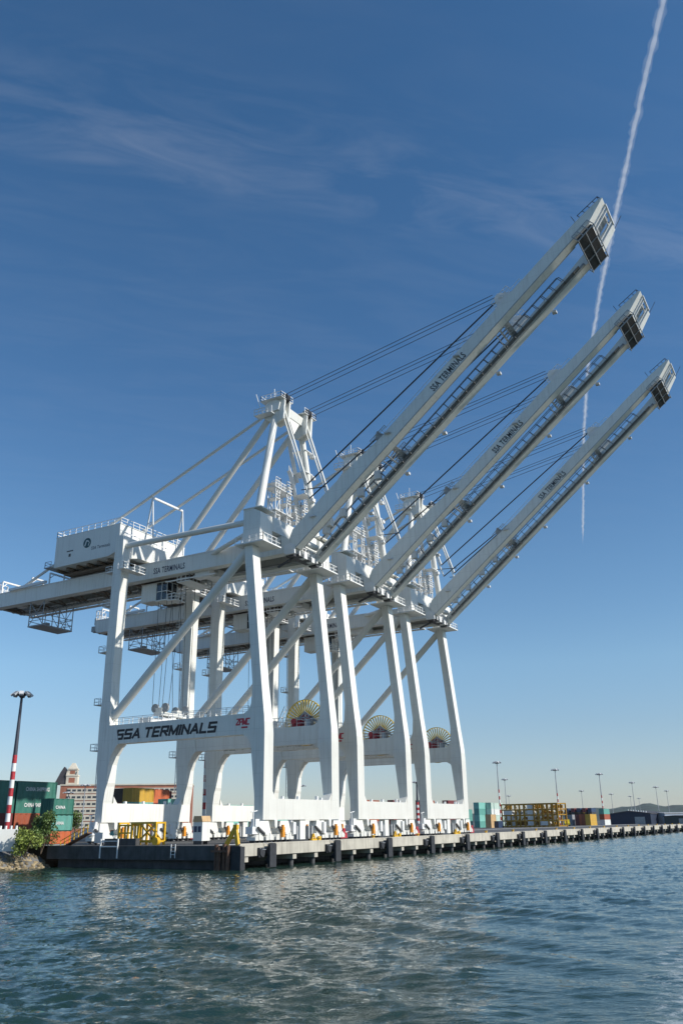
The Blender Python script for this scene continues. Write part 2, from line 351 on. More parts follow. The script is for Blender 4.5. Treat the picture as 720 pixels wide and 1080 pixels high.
    for far in (False, True):
        a, b = (XN, XN+GW) if not far else (XF-GW, XF)
        g = MB().extr([(-.2, gz0+.2), (.6, gz0), (70.2, gz0), (71, gz0+.6), (71, gz1-.2), (70.6, gz1), (1.6, gz1), (-.2, gz1-1.2)], 'x', a, b)
        go = g.build('girder', WHITE, C)
        xo = a-.9 if not far else b+.9
        wk = MB().box(min(xo, a-.02) if not far else b+.02, max(xo, a-.02) if not far else xo, 5.5, 70.5, gz1-.15, gz1-.05)
        if far or True: wk.rail([(xo, 36 if not far else 5.5, gz1), (xo, 70.5, gz1)], 1.1, 2.2, .06)
        if far:
            for y in np.arange(6, 70, 3): wk.bar((xo, y, gz0-.1), (b+.02, y, gz0+.3), .14)
            wk.box(b+.02, xo+.1, 5.5, 70.5, gz0-.25, gz0-.1)
        if not far:
            wk = MB().box(a-.06, a-.002, 5.5, 70.4, gz1-.16, gz1-.02).box(a-.05, a-.002, 5.5, 70.4, gz0+.02, gz0+.14)
        wk.build('walkway', WHITE2, go)
        tr = MB().box((b if not far else a-.5)+.003, (b+.5 if not far else a)-.003, 1, 70, gz0+.35, gz0+.6)
        tr.build('trolley_rail', GREYM, go)
        if not far:
            text('lettering', 'SSA TERMINALS', NAVYT, go, (a, 29.0, 44.55), (0, -1, 0), (0, 0, 1), 7.1, 1.1, 0, .02)
    sp = MB()
    for y in (8, 20, 39, 50, 60, 70): sp.box(XN+GW+.003, XF-GW-.003, y, y+.9, gz1-1.1, gz1-.1)
    sp.build('girder_tie', WHITE, C)
    MB().box(8.05, 13.25, 1.5, 70, 46.0, 46.08).build('underside_dark_sheet', BROWNU, C)  # dark sheet added to close sky gaps and darken the girder underside
    fe = MB()
    for i in range(40):
        y = 38+i*.8; fe.box(12.5, 12.9, y, y+.35, gz0-.1, gz0+.35+.25*math.sin(i*.7))
    fe.bar((12.7, 2, gz0+.45), (12.7, 70, gz0+.45), .18).build('festoon_cable', GREYM, C)
    for y, h, x0, x1 in ((69.8, 2.6, 7, 14.3), (61.5, 2.2, 7.2, 10), (56.5, 2.4, 7.2, 13.5), (52.5, 2.2, 7.2, 13.8)):
        hp = MB()
        for x in (x0, x1): hp.bar((x, y, gz1), (x, y, gz1+h), .22)
        hp.bar((x0, y, gz1+h), (x1, y, gz1+h), .3); hp.bar((x0, y, gz1+h*.55), (x0+1.2, y, gz1+h), .14); hp.build('rope_support', WHITE2, C)
    hp = MB()
    for x in np.arange(7, 14.4, 1.8): hp.bar((x, 70.4, gz1), (x, 70.4, gz1+2.1), .12)
    hp.rail([(7, 70.4, gz1), (14.3, 70.4, gz1)], 1.2, 1.2, .08); hp.build('end_railing', WHITE2, C)
    es = MB().box(XN-.1, XF+.1, 71.003, 72.0, gz0+.4, gz0+1.6).box(XN+.4, XN+1.4, 71.003, 71.7, gz1-1, gz1+.6).box(XF-1.6, XF-.5, 71.003, 71.7, gz1-1, gz1+.6)
    for x in (7.2, 9, 12.2, 14.1): es.tube((x-.15, 71.9, gz0+1), (x+.15, 71.9, gz0+1), .7, n=12)
    es.build('end_sheave', GREYM, C)
    ub = MB()
    for i, y in enumerate(np.arange(34.5, 70, 2.9)):
        ub.bar((XN+GW, y, gz0+.25), (XF-GW, y+2.9 if i % 2 else y, gz0+.25), .22, .16)
        if i % 3 == 0: ub.bar((XN+GW, y+1.2, gz0+.4), (XF-GW, y+1.2, gz0+.4), .5, .3)
    ub.build('lateral_bracing', BROWNU, C)
    uw = MB().box(XF-GW-1.2, XF-GW-.1, 38, 69.5, gz0+.35, gz0+.43).rail([(XF-GW-1.15, 38, gz0+.4), (XF-GW-1.15, 69.5, gz0+.4)], 1.0, 1.5, .1)
    uw.box(XN+GW+.2, XN+GW+1.4, 58, 61.5, gz0+.1, gz0+1.0).box(XN+GW+.4, XN+GW+1.5, 64.5, 66.5, gz0, gz0+.9); uw.build('inner_walkway', WHITE2, C)
    MB().rail([(XN+.1, 69.2, gz1), (XN+.1, 71.0, gz1)], 2.2, .8, .1).rail([(XN+.1, 70.9, gz1), (XN+2.6, 70.9, gz1)], 2.2, .8, .1).bar((XN-.4, 66.2, gz1+.1), (XN-.4, 56, gz1+.3), .5, .5).build('end_platform', WHITE2, C)
    # maintenance basket below the back end
    bk = MB(); z0, z1 = 39.2, gz0-.02
    for x in (7.0, 14.4):
        for y in (57, 60.8): bk.bar((x, y, z0), (x, y, z1), .13)
        bk.bar((x, 57, z0), (x, 60.8, z1), .09); bk.bar((x, 60.8, z0), (x, 57, z1), .09); bk.bar((x, 57, 41.5), (x, 60.8, 41.5), .09)
    for x in (10.9, 12.7):
        for y in (57, 60.8): bk.bar((x, y, z0), (x, y, z1), .12)
        bk.bar((x, 57, z0), (x, 60.8, z1), .08)
    for z in (39.2, 40.3):
        bk.rail([(7, 60.8, z), (14.4, 60.8, z), (14.4, 57, z), (7, 57, z), (7, 60.8, z)], .9, 30, .1, mid=False)
    bk.box(6.9, 14.5, 56.9, 60.9, z0-.25, z0); bk.box(9.3, 10.2, 58.5, 59.6, z0, z0+.9).build('maintenance_basket', GALV, C)
    # machinery house
    hx0, hx1, hy0, hy1, hz0, hz1 = 2.6, 20.4, 34.2, 50.4, 48.15, 54.0
    hs = MB().extr([(hy0, hz0+.9), (hy0+2.4, hz0+.1), (hy1, hz0), (hy1, hz1), (hy0, hz1)], 'x', hx0, hx1).build('machinery_house', SHEET, C)
    un = MB()
    for y in np.arange(hy0+3, hy1, 2.6): un.box(hx0+1, hx1-1, y, y+.5, hz0-.55, hz0-.003)
    un.box(5, 16, 36, 50, hz0-.95, hz0-.56).build('floor_frame', BROWNU, hs)
    sv = MB()
    for x in (XN+.2, XF-1.3):
        for y in (36.4, 43, 49.2): sv.box(x, x+1.1, y, y+.9, gz1+.003, hz0-.96)
        sv.box(x+.1, x+1, 36.2, 50, hz0-1.2, hz0-.961)
    build_each(sv, 'house_support', GREYM, hs)
    MB().box(hx0-.04, hx1+.04, hy0-.1, hy1+.1, hz1, hz1+.12).build('roof', SHEET, hs)
    MB().rail([(hx0+.1, hy0, hz1+.1), (hx0+.1, hy1, hz1+.1), (hx1-.1, hy1, hz1+.1), (hx1-.1, hy0, hz1+.1), (hx0+.1, hy0, hz1+.1)], 1.15, 1.55, .09).build('railing', WHITE2, hs)
    for x, y in ((4.5, 36), (8, 37), (12, 36.5), (16, 38), (6, 43), (13, 44), (18, 42)): MB().box(x, x+1.3, y, y+1.3, hz1+.12, hz1+.9).tube((x+.6, y+.6, hz1+.9), (x+.6, y+.6, hz1+1.4), .35, n=10).build('roof_vent', WHITE2, hs)
    fx = MB().box(hx0+1.5, hx0+4.7, hy0-.05, hy0-.003, 49.6, 53.2).box(hx1-8, hx1-4, hy0-.06, hy0-.003, 50, 52.6)
    fx.bar((hx0+.3, hy0-.7, 52.3), (hx1-4, hy0-.7, 52.3), .14).rail([(hx0+.3, hy0-.8, 49.1), (hx1-2, hy0-.8, 49.1)], 1.1, 1.3, .08).box(hx0+.3, hx1-2, hy0-.9, hy0-.06, 48.98, 49.09).build('end_platform', WHITE2, hs)
    build_each(MB().box(12.6, 13.3, hy0-.12, hy0-.07, 50.9, 51.6).box(8.2, 9.2, hy0-.1, hy0-.055, 49.4, 51.4), 'opening', DARKM, hs)
    bpf = MB().box(hx0-.7, hx0+4, hy1+.002, hy1+1.8, hz0, hz0+.15).rail([(hx0-.6, hy1+.1, hz0+.1), (hx0-.6, hy1+1.7, hz0+.1), (hx0+4, hy1+1.7, hz0+.1)], 1.1, 1.2, .07)
    bpf.build('platform', GALV, hs)
    # round emblem and writing on the side wall
    em = MB().tube((hx0-.03, 42.2, 51.7), (hx0-.004, 42.2, 51.7), .95, n=28); emo = em.build('logo', TEALT, hs)
    text('lettering', 'SSA Terminals', NAVYT, hs, (hx0, 41.0, 50.15), (0, -1, 0), (0, 0, 1), 4.6, .62, .12, .01)
    MB().bar((hx0-.045, 42.7, 51.1), (hx0-.045, 42.35, 52.2), .22, .02, up=(1, 0, 0)).bar((hx0-.045, 42.35, 52.2), (hx0-.045, 41.75, 51.9), .2, .02, up=(1, 0, 0)).bar((hx0-.045, 41.8, 51.1), (hx0-.045, 41.6, 51.8), .16, .02, up=(1, 0, 0)).build('logo_stripe', SHEET, hs)
    MB().box(hx0-.03, hx0-.003, 45.7, 47.3, 50.75, 50.95).box(hx0-.05, hx0-.003, 46.2, 46.7, 49.75, 50.3).build('vent', DARKM, hs)
    gr = MB()
    for x in (6.2, 14.6):
        for yy in (29.4, 31.2): gr.bar((x, yy if yy < 30 else 31.6, 50.3 if 1 else 0), (x, 30.2, 59.4), .2)
        gr.bar((x, 29.7, 54.5), (x, 31.0, 54.5), .15)
    gr.bar((6.2, 30.2, 59.4), (14.6, 30.2, 59.4), .34).build('service_frame', WHITE2, C)
    # trolley and cab
    ty = MB().box(8.3, 13.0, 23.5, 33.5, 44.5, 45.2)
    for y in (24, 26.5, 29, 32): ty.tube((9, y, 45.6), (12.4, y, 45.6), .55, n=12)
    for y in (23.6, 28, 32.6): ty.box(8.1, 13.2, y, y+.7, 43.6, 44.5)
    tro = ty.build('trolley', BROWNU, C)
    tp = MB().box(7.5, 13.6, 21.6, 24.4, 42.6, 42.75).rail([(7.5, 21.6, 42.7), (13.6, 21.6, 42.7), (13.6, 24.4, 42.7)], 1.1, 1.1, .09).rail([(7.5, 21.6, 42.7), (7.5, 24.4, 42.7)], 1.1, 1.1, .09)
    tp.box(7.6, 9.0, 17.4, 20.6, 42.8, 44.3).box(9.6, 12, 17, 20, 43.2, 44.4).bar((7.5, 16, 43), (7.5, 27, 43.1), .2)
    for x in (7.9, 13.2): tp.bar((x, 22, 42.7), (x, 22, 44.5), .14).bar((x, 24, 42.7), (x, 24, 44.5), .14)
    tp.build('trolley_platform', WHITE2, tro)
    cb_ = MB().box(8.4, 11.2, 29.9, 33.4, 40.3, 43.5).box(8.3, 11.3, 27.4, 33.5, 43.5, 43.59).box(8.35, 11.25, 27.3, 29.9, 40.1, 40.3).build('operator_cab', WHITE, C)
    MB().box(8.5, 11.1, 27.5, 29.897, 40.31, 43.49).build('window', GLASS, cb_)
    fr = MB()
    for x in (8.45, 9.8, 11.1): fr.box(x-.05, x+.08, 27.42, 27.49, 40.31, 43.49)
    fr.box(8.43, 8.49, 28.6, 28.72, 40.31, 43.49).box(8.42, 11.2, 27.4, 27.48, 41.8, 41.93).box(8.42, 8.49, 27.5, 29.8, 41.8, 41.93)
    fr.box(8.4, 11.2, 27.4, 27.49, 40.31, 40.45).build('window_frame', WHITE2, cb_)
    MB().box(8.4, 11.2, 25.4, 27.2, 39.9, 40.05).rail([(8.4, 27.2, 40.0), (8.4, 25.4, 40.0), (11.2, 25.4, 40.0), (11.2, 27.2, 40)], 1.1, .9, .1).build('cab_platform', WHITE2, cb_)
    # apex
    ap = MB().extr([(2.2, 69.9), (4.8, 69.9), (5.0, 71.2), (4.2, 72.0), (2.6, 72.0), (1.9, 71.3)], 'x', 5.6, W-5.6)
    ap.extr([(1.4, 68.2), (3.2, 67.6), (5.4, 69.0), (5.2, 71.4), (3.0, 72.6), (1.2, 71.8)], 'x', 6.0, 6.5).extr([(1.4, 68.2), (3.2, 67.6), (5.4, 69.0), (5.2, 71.4), (3.0, 72.6), (1.2, 71.8)], 'x', 7.6, 8.0)
    ap.extr([(1.4, 68.2), (3.2, 67.6), (5.4, 69.0), (5.2, 71.4), (3.0, 72.6), (1.2, 71.8)], 'x', W-6.5, W-6.0).extr([(1.4, 68.2), (3.2, 67.6), (5.4, 69.0), (5.2, 71.4), (3.0, 72.6), (1.2, 71.8)], 'x', W-8.0, W-7.6)
    apo = ap.build('apex_beam', WHITE, C)
    MB().extr([(9.0, 69.897), (12.6, 69.897), (10.8, 67.2)], 'y', 2.3, 2.6).build('gusset', WHITE, apo)
    ar = MB().rail([(5.2, 1.4, 72.0), (5.2, 5.6, 72.0), (8.6, 5.6, 72.0)], 1.1, 1.1, .07).rail([(12.6, 1.2, 72.0), (16.4, 1.2, 72), (16.4, 5.4, 72.0), (12.6, 5.4, 72)], 1.1, 1.1, .07).rail([(5.2, 1.4, 72), (8.6, 1.2, 72.0)], 1.1, 1.1, .07)
    ar.box(5.0, 8.7, 1.2, 5.7, 71.9+.105, 72.1).box(12.5, 16.5, 1.1, 5.5, 72.005, 72.1).bar((7, 4, 72), (7, 4, 75), .1).bar((9.6, 3.4, 72), (9.6, 3.4, 74.6), .12).bar((5.4, 5.5, 70), (4.6, 6.2, 73.4), .1)
    ar.rail([(4.7, 6.6, 69.4), (4.7, 3.0, 69.4)], 1.1, .9, .1).box(4.6, 5.9, 3, 6.6, 69.25, 69.38); ar.build('railing', WHITE2, apo)
    sh = MB()
    for x in (6.75, 7.05, 7.35, 13.95, 14.25, 14.55): sh.tube((x-.1, 1.7, 72.5), (x+.1, 1.7, 72.5), .85, n=14)
    build_each(sh, 'sheave', DARKM, apo)
    # service towers and ladders around the far post
    st = MB()
    for bx, by, z0, z1, w in ((10.1, 5.6, 49.6, 58.6, 1.3), (13.6, 5.6, 49.6, 59.4, 1.2), (16.4, 5.4, 47, 56.8, 1.4), (19.0, 5.4, 47, 57.2, 1.4)):
        for x in (bx, bx+w):
            for y in (by, by+1.6): st.bar((x, y, z0), (x, y, z1), .17)
        zz = z0; k = 0
        while zz < z1-.5:
            zt = min(zz+3.1, z1); st.bar((bx, by, zz), (bx+w, by, zt), .11); st.bar((bx+w, by+1.6, zz), (bx, by+1.6, zt), .11); st.bar((bx if k % 2 else bx+w, by, zz), (bx if k % 2 else bx+w, by+1.6, zt), .22)
            st.box(bx-.15, bx+w+.15, by-.2, by+1.8, zt-.1, zt); st.rail([(bx-.1, by-.15, zt), (bx+w+.1, by-.15, zt), (bx+w+.1, by+1.75, zt)], 1.0, 1.2, .08); zz = zt; k += 1
    st.box(9.6, 15.1, 5.3, 7.6, 57.6, 57.75).rail([(9.6, 5.3, 57.7), (15.1, 5.3, 57.7), (15.1, 7.6, 57.7)], 1.1, 1., .1)
    st.box(15.8, 21, 5.2, 7.4, 54.6, 54.75).rail([(15.8, 5.2, 54.7), (21, 5.2, 54.7), (21, 7.4, 54.7)], 1.1, 1., .1).box(9.6, 15.1, 5.2, 7.6, 53.3, 53.42)
    st.build('service_tower', WHITE2, C)
    sl = MB().ladder((17.4, 3.6, 56), (14.6, 3.4, 69.8), (1, 0, 0), .9)
    for p, q in (((17.6, 5.6, 55.2), (14.7, 5.6, 62.0)), ((16.4, 5.2, 60.5), (13.6, 5.2, 67.8)), ((14.6, 5.8, 62.4), (16.4, 5.8, 60.2))):
        sl.bar(p, q, .8, .16); sl.rail([p, q], 1.0, .8, .08)
    for z in (57.5, 61.8, 66): sl.box(15.2, 17.6, 2.6, 5.4, z, z+.12).box(17.0, 17.9, 2.2, 3.0, z-.9, z-.3)
    sl.build('access_stair', WHITE2, C)
    # folded forestays and hoist ropes
    for far in (False, True):
        x = XN+.6 if not far else XF-.6
        up = MB()
        k1 = Vector((x, -2.9, 55.3)); k2 = Vector((x, -3.3, 52.7))
        up.tube((x+.25, 2.0, 70.4), k1, .2, n=8).tube((x-.35, 2.2, 70.0), k2, .13, n=6); up.build('forestay_link', TUBEW, C)
        up = MB().tube(k1, bp(x, 50.5, 3.4), .13, n=8).tube(k2, bp(x, 22, 3.0), .12, n=8); up.bar(k1+Vector((0, 1.2, -.8)), k1+Vector((0, -3.5, -1.2)), .12)
        up.build('forestay_link', DARKM, C)
        rp = MB()
        for o, z, hh in ((-.3, 73.1, 4.6), (.1, 72.7, 4.2), (.3, 71.9, 3.4)):
            rp.tube((7.05+o+(7.2 if far else 0), 1.5, z), bp(x+o, 50.8, hh), .05, n=5)
        rp.build('hoist_rope', ROPE, C)
        for t, sz in ((51, 1.0), (22.5, .62)):
            bk = MB().extr([(-1.3, 1.75), (1.9, 1.75), (1.2, 3.0), (.3, 4.0), (-.5, 3.8), (-1.0, 3.0)], 'x', -.5, .5)
            bk.v = [tuple(bp(x+v[0]*sz, t+v[1]*sz, 1.85+(v[2]-1.85)*(sz if sz > .9 else .75))) for v in bk.v]
            for s in (-.9, .9): bk.rail([bp(x+s, t-1.4, 2.3), bp(x+s, t+2.0, 2.3)], 1.1*sz, .8, .08, up=BN)
            bk.tube(bp(x-.6, t+.4, 3.2), bp(x+.6, t+.4, 3.2), .45*sz, n=10)
            bk.build('stay_bracket', GREYM if sz < .9 else WHITE2, C)
    # boom
    TL = 69.1
    bm_ = C
    prof = [(0, .4), (.5, 0), (TL-1.5, 0), (TL+2.6, 1.2), (TL+2.4, 1.5), (TL-2, 1.9), (TL-8, 2.1), (23, 2.1), (18, 2.6), (10, 2.95), (2.0, 2.95), (.5, 2.2), (0, 1.2)]
    gn = MB().loft([[bp(x, t, h) for t, h in prof] for x in (XN, XN+GW)]).build('boom_girder', WHITE, bm_)
    prof = [(0, -.3), (TL-1.5, -.3), (TL+2.6, 1.2), (TL+2.4, 1.5), (TL-2, 1.6), (TL-9, 1.15), (1.5, 1.1), (.2, .8)]
    MB().loft([[bp(x, t, h) for t, h in prof] for x in (XF-GW, XF)]).build('boom_girder', WHITE, bm_)
    text('lettering', 'SSA TERMINALS', BLACKT, gn, bp(XN, 33.6, .32), BU, BN, 7.4, 1.2, 0, .02)
    wk = MB().bar(bp(XF-GW-.62, 2, -.1), bp(XF-GW-.62, TL-6, -.1), 1.1, .1, up=BN)
    for t in np.arange(3, TL-6, 1.9): wk.bar(bp(XF-GW-1.2, t, -.18), bp(XF-GW-.01, t, -.18), .14)
    wko = wk.build('boom_walkway_shade', GREYD, bm_)  # walkway doubles as a dark strip for the far girder's shaded inner face
    MB().rail([bp(XF-GW-1.1, 3, .0), bp(XF-GW-1.1, 60, .0)], 1.35, 1.9, .09, up=BN, mid=False).rail([bp(XF-GW-.1, 3, 1.1), bp(XF-GW-.1, 60, 1.1)], 1.1, 1.9, .09, up=BN, mid=False).build('railing', GREYD, wko)
    tr = MB().bar(bp(XN+GW+.25, 1, .25), bp(XN+GW+.25, TL-5, .25), .3).bar(bp(XF-GW-.3, 1, -.1), bp(XF-GW-.3, TL-5, -.1), .4)
    tr.bar(bp(XN-.03, .5, .1), bp(XN-.03, TL-4, .1), .05, .12, up=BN); tr.build('trolley_rail', GREYM, bm_)
    for t, kind in ((22.8, 0), (49, 1)):
        tb = MB().bar(bp(XN+GW, t, 1.0), bp(XF-GW, t, .9), .9, .6, up=BN).bar(bp(XN+GW, t-1.6, .2), bp(XF-GW, t-1.6, 0), .25, .25, up=BN)
        for x in np.arange(XN+GW+.6, XF-GW, .9): tb.bar(bp(x, t-1.6, .2), bp(x, t, .5), .14)
        tb.bar(bp(XN+GW, t-2.6, -.2), bp(XF-GW, t-2.6, -.2), .14, .14, up=BN); tb.build('boom_tie', GREYM, bm_)
    for t, x in ((5, 11.6), (6.4, 10.8), (9, 12), (13.5, 11.8), (17.5, 12.2)):
        q = bp(x, t, 1.4); MB().box(q.x-.5, q.x+.5, q.y-.5, q.y+.5, q.z-.6, q.z+.8).build('boom_machinery', WHITE2, bm_)
    MB().tube(bp(9, 1.5, 1.2), bp(12.6, 1.5, 1.2), .5, n=10).build('boom_drum', WHITE2, bm_)
    hg = MB()
    for x in (XN-.12, XN+GW-.2, XF-GW-.12, XF-.2): hg.extr([(-.9, 43.5), (1.0, 43.5), (1.2, 45.0), (0, 45.4), (-.8, 45.0)], 'x', x, x+.32)
    hg.tube((XN-.2, -.3, 44.5), (XN+GW+.2, -.3, 44.5), .38, n=12).tube((XF-GW-.2, -.3, 44.5), (XF+.2, -.3, 44.5), .38, n=12)
    hg.box(XN+GW+.4, XF-GW-.4, .2, 1.2, 44.2, 45.2).box(9.2, 10.2, -.9, .1, 43.4, 44.6).box(11.6, 12.5, -.9, .2, 43.3, 44.3)
    hg.rail([(XN+GW, -.8, 44.0), (XF-GW, -.8, 44.0)], 1.1, .9, .1).build('boom_hinge', WHITE2, C)
    MB().box(XN+GW+.1, XF-GW-.1, -.7, 1.3, 43.5, 43.68).box(XN+.3, XN+1.3, -.5, 1.0, 43.2, 43.48).box(XF-1.3, XF-.3, -.5, 1.0, 43.2, 43.48).bar((XN+1.2, -.9, 43.6), (XN+1.6, 3.4, 42.2), .3).bar((8.4, .8, 44), (12.9, .8, 44.9), .5).build('hinge_gap_shade', DARKM, C)  # dark plates and bars added as the shaded gap below the boom hinge
    # nose: pale open frame and dark grating platform
    nf = MB(); e0, e1 = (TL-1.4, -.08), (TL+2.55, 1.08)
    P = lambda x, k, o=0: bp(x, e0[0]+(e1[0]-e0[0])*k, e0[1]+(e1[1]-e0[1])*k-o)
    for x in (XN+GW+.25, 9.2, 12.1, XF-GW-.25): nf.bar(P(x, 0), P(x, 1), .26)
    for k in (0, 1): nf.bar(P(XN+GW, k), P(XF-GW, k), .32)
    nf.bar(P(9.2, .75), P(12.1, .75), .16)
    nf.build('nose_frame', WHITE2, bm_)
    MB().loft([[P(9.3, .05, -.5), P(12.0, .05, -.5), P(12.0, .92, -.5), P(9.3, .92, -.5)], [P(9.3, .05, -.62), P(12.0, .05, -.62), P(12.0, .92, -.62), P(9.3, .92, -.62)]]).build('nose_panel', GREYM, bm_)
    gp = MB().loft([[bp(XN-.1, TL-4.6, -.75), bp(XF+.1, TL-4.6, -.95), bp(XF+.1, TL-1.6, -.95), bp(XN-.1, TL-1.6, -.75)], [bp(XN-.1, TL-4.6, -.5), bp(XF+.1, TL-4.6, -.7), bp(XF+.1, TL-1.6, -.7), bp(XN-.1, TL-1.6, -.5)]])
    gpo = gp.build('nose_platform', GRATE, bm_)
    gb = MB()
    for x in (XN-.1, XN+2.8, XF-2.8, XF+.1): gb.bar(bp(x, TL-4.7, -.95), bp(x, TL-1.4, -.95), .13)
    for t in (TL-4.7, TL-3.1, TL-1.4): gb.bar(bp(XN-.2, t, -1.0), bp(XF+.2, t, -1.12), .13)
    for x in (XN-.2, XF+.2): gb.rail([bp(x, TL-4.7, -.9), bp(x, TL-1.4, -.9)], 1.3, 1.1, .09, up=BN)
    gb.build('platform_frame', GALV, gpo)
    nr = MB()
    for x, h0 in ((XN+.1, 1.9), (XF-.1, 1.55)): nr.rail([bp(x, TL-1.5, h0), bp(x, TL+2.4, 1.5)], .6, .9, .08, up=BN, mid=False)
    nr.rail([bp(XN+.1, TL+2.4, 1.5), bp(XF-.1, TL+2.4, 1.5)], .6, 1.6, .08, up=BN, mid=False)
    nr.bar(bp(XF, TL+2.4, 1.3), bp(XF+.2, TL+5.0, 2.3), .07).bar(bp(XN, TL-2.5, 1.9), bp(XN, TL-2.1, 3.2), .08)
    nr.build('railing', DARKM, bm_)
    MB().rail([bp(XN+.15, 24, 1.8), bp(XN+.15, TL-14, 1.8)], .95, 2.4, .06, up=BN).build('top_railing', WHITE2, bm_)
    lp = MB()
    for t in (12, 21, 30, 43, 56): q = bp(XF+.1, t, -.5); lp.box(q.x, q.x+.7, q.y-.35, q.y+.35, q.z-.25, q.z+.15)
    for t in (6, 24, 40): q = bp(XN-.35, t, 1.6); lp.box(q.x-.2, q.x+.34, q.y-.5, q.y+.5, q.z-.15, q.z+.1)
    build_each(lp, 'floodlight', LAMPW, bm_)
    return C
bpy.context.view_layer.update()
crane = make_crane('nearest white gantry crane with raised boom, its wide SSA TERMINALS portal beam in full view')
for dx, lb in ((27.66, 'middle of the three white gantry cranes, standing between the nearest and the farthest one'), (55.34, 'farthest and rightmost of the three white gantry cranes with raised booms')):
    c = copy_tree(crane); c.location.x = dx; c['label'] = lb

# spreaders hang under each trolley
def make_spreader(label):
    s = empty('container_spreader', (10.65, 27, 18.6), 0, label, 'spreader', 'spreaders hanging under the cranes')
    MB().box(-6, 6, -1.1, 1.1, 0, .5).box(-6.1, -5.6, -1.22, 1.22, -.3, .7).box(5.6, 6.1, -1.22, 1.22, -.3, .7).box(-3, 3, -.9, .9, .5, .95).build('frame', WHITE2, s)
    hb = MB().box(-3.2, 3.2, -.9, .9, 1.3, 1.9).box(-3, -2, -.7, .7, 1.9, 2.6).box(1, 2.6, -.6, .6, 1.9, 2.5).box(-.6, .6, -.8, .8, .95, 1.3).build('headblock', WHITE, s)
    sv = MB()
    for x in (-2.6, 2.6):
        for y in (-1.1, 1.1): sv.tube((x-.18, y, 2.6), (x+.18, y, 2.6), .75, n=14)
    build_each(sv, 'sheave', GREYM, s)
    rp = MB()
    for x in (-2.6, 2.6):
        for y in (-1.8, -.4, .4, 1.8): rp.tube((x, y, 2.9), (x*.65, y*1.5, 26), .045, n=5)
    build_each(rp, 'hoist_rope', ROPE, s)
    return s
sp = make_spreader('white container spreader hanging behind the SSA TERMINALS beam of the nearest crane')
for dx, lb in ((27.66, 'white container spreader hanging between the legs of the middle crane'), (55.34, 'white container spreader hanging between the legs of the farthest crane')):
    c = copy_tree(sp); c.location.x += dx; c['label'] = lb

# ------------------------------------------------------------------ quay and ground
QX0, QX1 = -10.0, 2500.0
def sheet(name, poly, z, material):
    me = bpy.data.meshes.new(name); me.from_pydata([(x, y, z) for x, y in poly], [], [tuple(range(len(poly)))]); me.materials.append(material); me.update()
    o = bpy.data.objects.new(name, me); COL.objects.link(o); return tag(o, kind='structure')
sheet('yard', [(QX0, -3.45), (QX1, -3.45), (6000, 6000), (-900, 6000), (-900, 46), (-60, 40), (QX0, 36)], 0.0, ASPH)
qm = MB().box(QX0, QX1, -3.5, 30, -1.3, -.008)
quay = tag(qm.build('quay', CONC), kind='structure')
MB().box(QX0, QX1, -3.5, -3.1, .0, .22).build('kerb', CONC, quay)
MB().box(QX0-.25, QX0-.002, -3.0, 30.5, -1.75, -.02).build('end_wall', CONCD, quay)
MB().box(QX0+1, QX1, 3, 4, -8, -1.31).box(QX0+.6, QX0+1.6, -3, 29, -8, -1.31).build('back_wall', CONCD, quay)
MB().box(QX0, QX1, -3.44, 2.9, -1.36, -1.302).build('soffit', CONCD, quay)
pc = MB().box(-.45, .45, -3.35, 2.8, -2.0, -1.37).build('pile_cap', CONC, quay)
pl = MB().tube((0, -2.7, -8), (0, -2.7, -2.0), .38, n=12).build('pile', CONCD, quay)
xs = [QX0+1.6+5.68*i for i in range(75)]
pc.location.x = pl.location.x = xs[0]
for x in xs[1:]:
    for o in (pc, pl):
        c = o.copy(); COL.objects.link(c); c.location.x = x; c.parent = quay
MB().tube((QX0, -.05, .06), (400, -.05, .06), .06, n=6).tube((QX0, G+.7, .06), (400, G+.7, .06), .06, n=6).build('crane_rail', GREYM, quay)

# fenders
def make_fender(label):
    f = empty('dock_fender', (0, -3.5, 0), 0, label, 'fender', 'dark fenders along the quay face')
    MB().extr([(-.75, -2.75), (.75, -2.75), (.75, -.02), (.55, .18), (-.55, .18), (-.75, -.02)], 'y', -.95, -.55).build('panel', RUBBER, f)
    MB().tube((-.1, -.55, -.9), (-.1, -.01, -.9), .55, n=14).build('rubber_cone', RUBBER, f); MB().tube((-.1, -.55, -2.0), (-.1, -.01, -2.0), .4, n=12).build('rubber_cone', RUBBER, f)
    MB().box(-2.3, -1.1, -.3, -.003, -1.5, -.35).tube((-1.7, -.45, -.9), (-1.7, -.01, -.9), .55, n=12).build('side_bumper', RUBBER, f)
    MB().bar((-.6, -.6, .05), (-1.0, -.02, .3), .06).bar((.6, -.6, .05), (1.0, -.02, .3), .06).bar((-2.2, -.35, -.45), (-1.1, -.5, -.6), .07).build('chain', GALV, f)
    return f
flab = ['black dock fender nearest the quay corner, under the first wheels of the nearest crane', 'black dock fender under the right half of the nearest crane',
        'black dock fender under the left leg of the middle crane', 'black dock fender under the right leg of the middle crane',
        'black dock fender under the farthest crane', 'black dock fender just right of the farthest crane, below its red rail clamp']
fd = make_fender(flab[0]); fd.location.x = -3.9
for i in range(1, 22):
    c = copy_tree(fd); c.location.x = -3.9+17.1*i
    c['label'] = flab[i] if i < len(flab) else 'one of the small black fenders along the distant quay right of all the cranes'
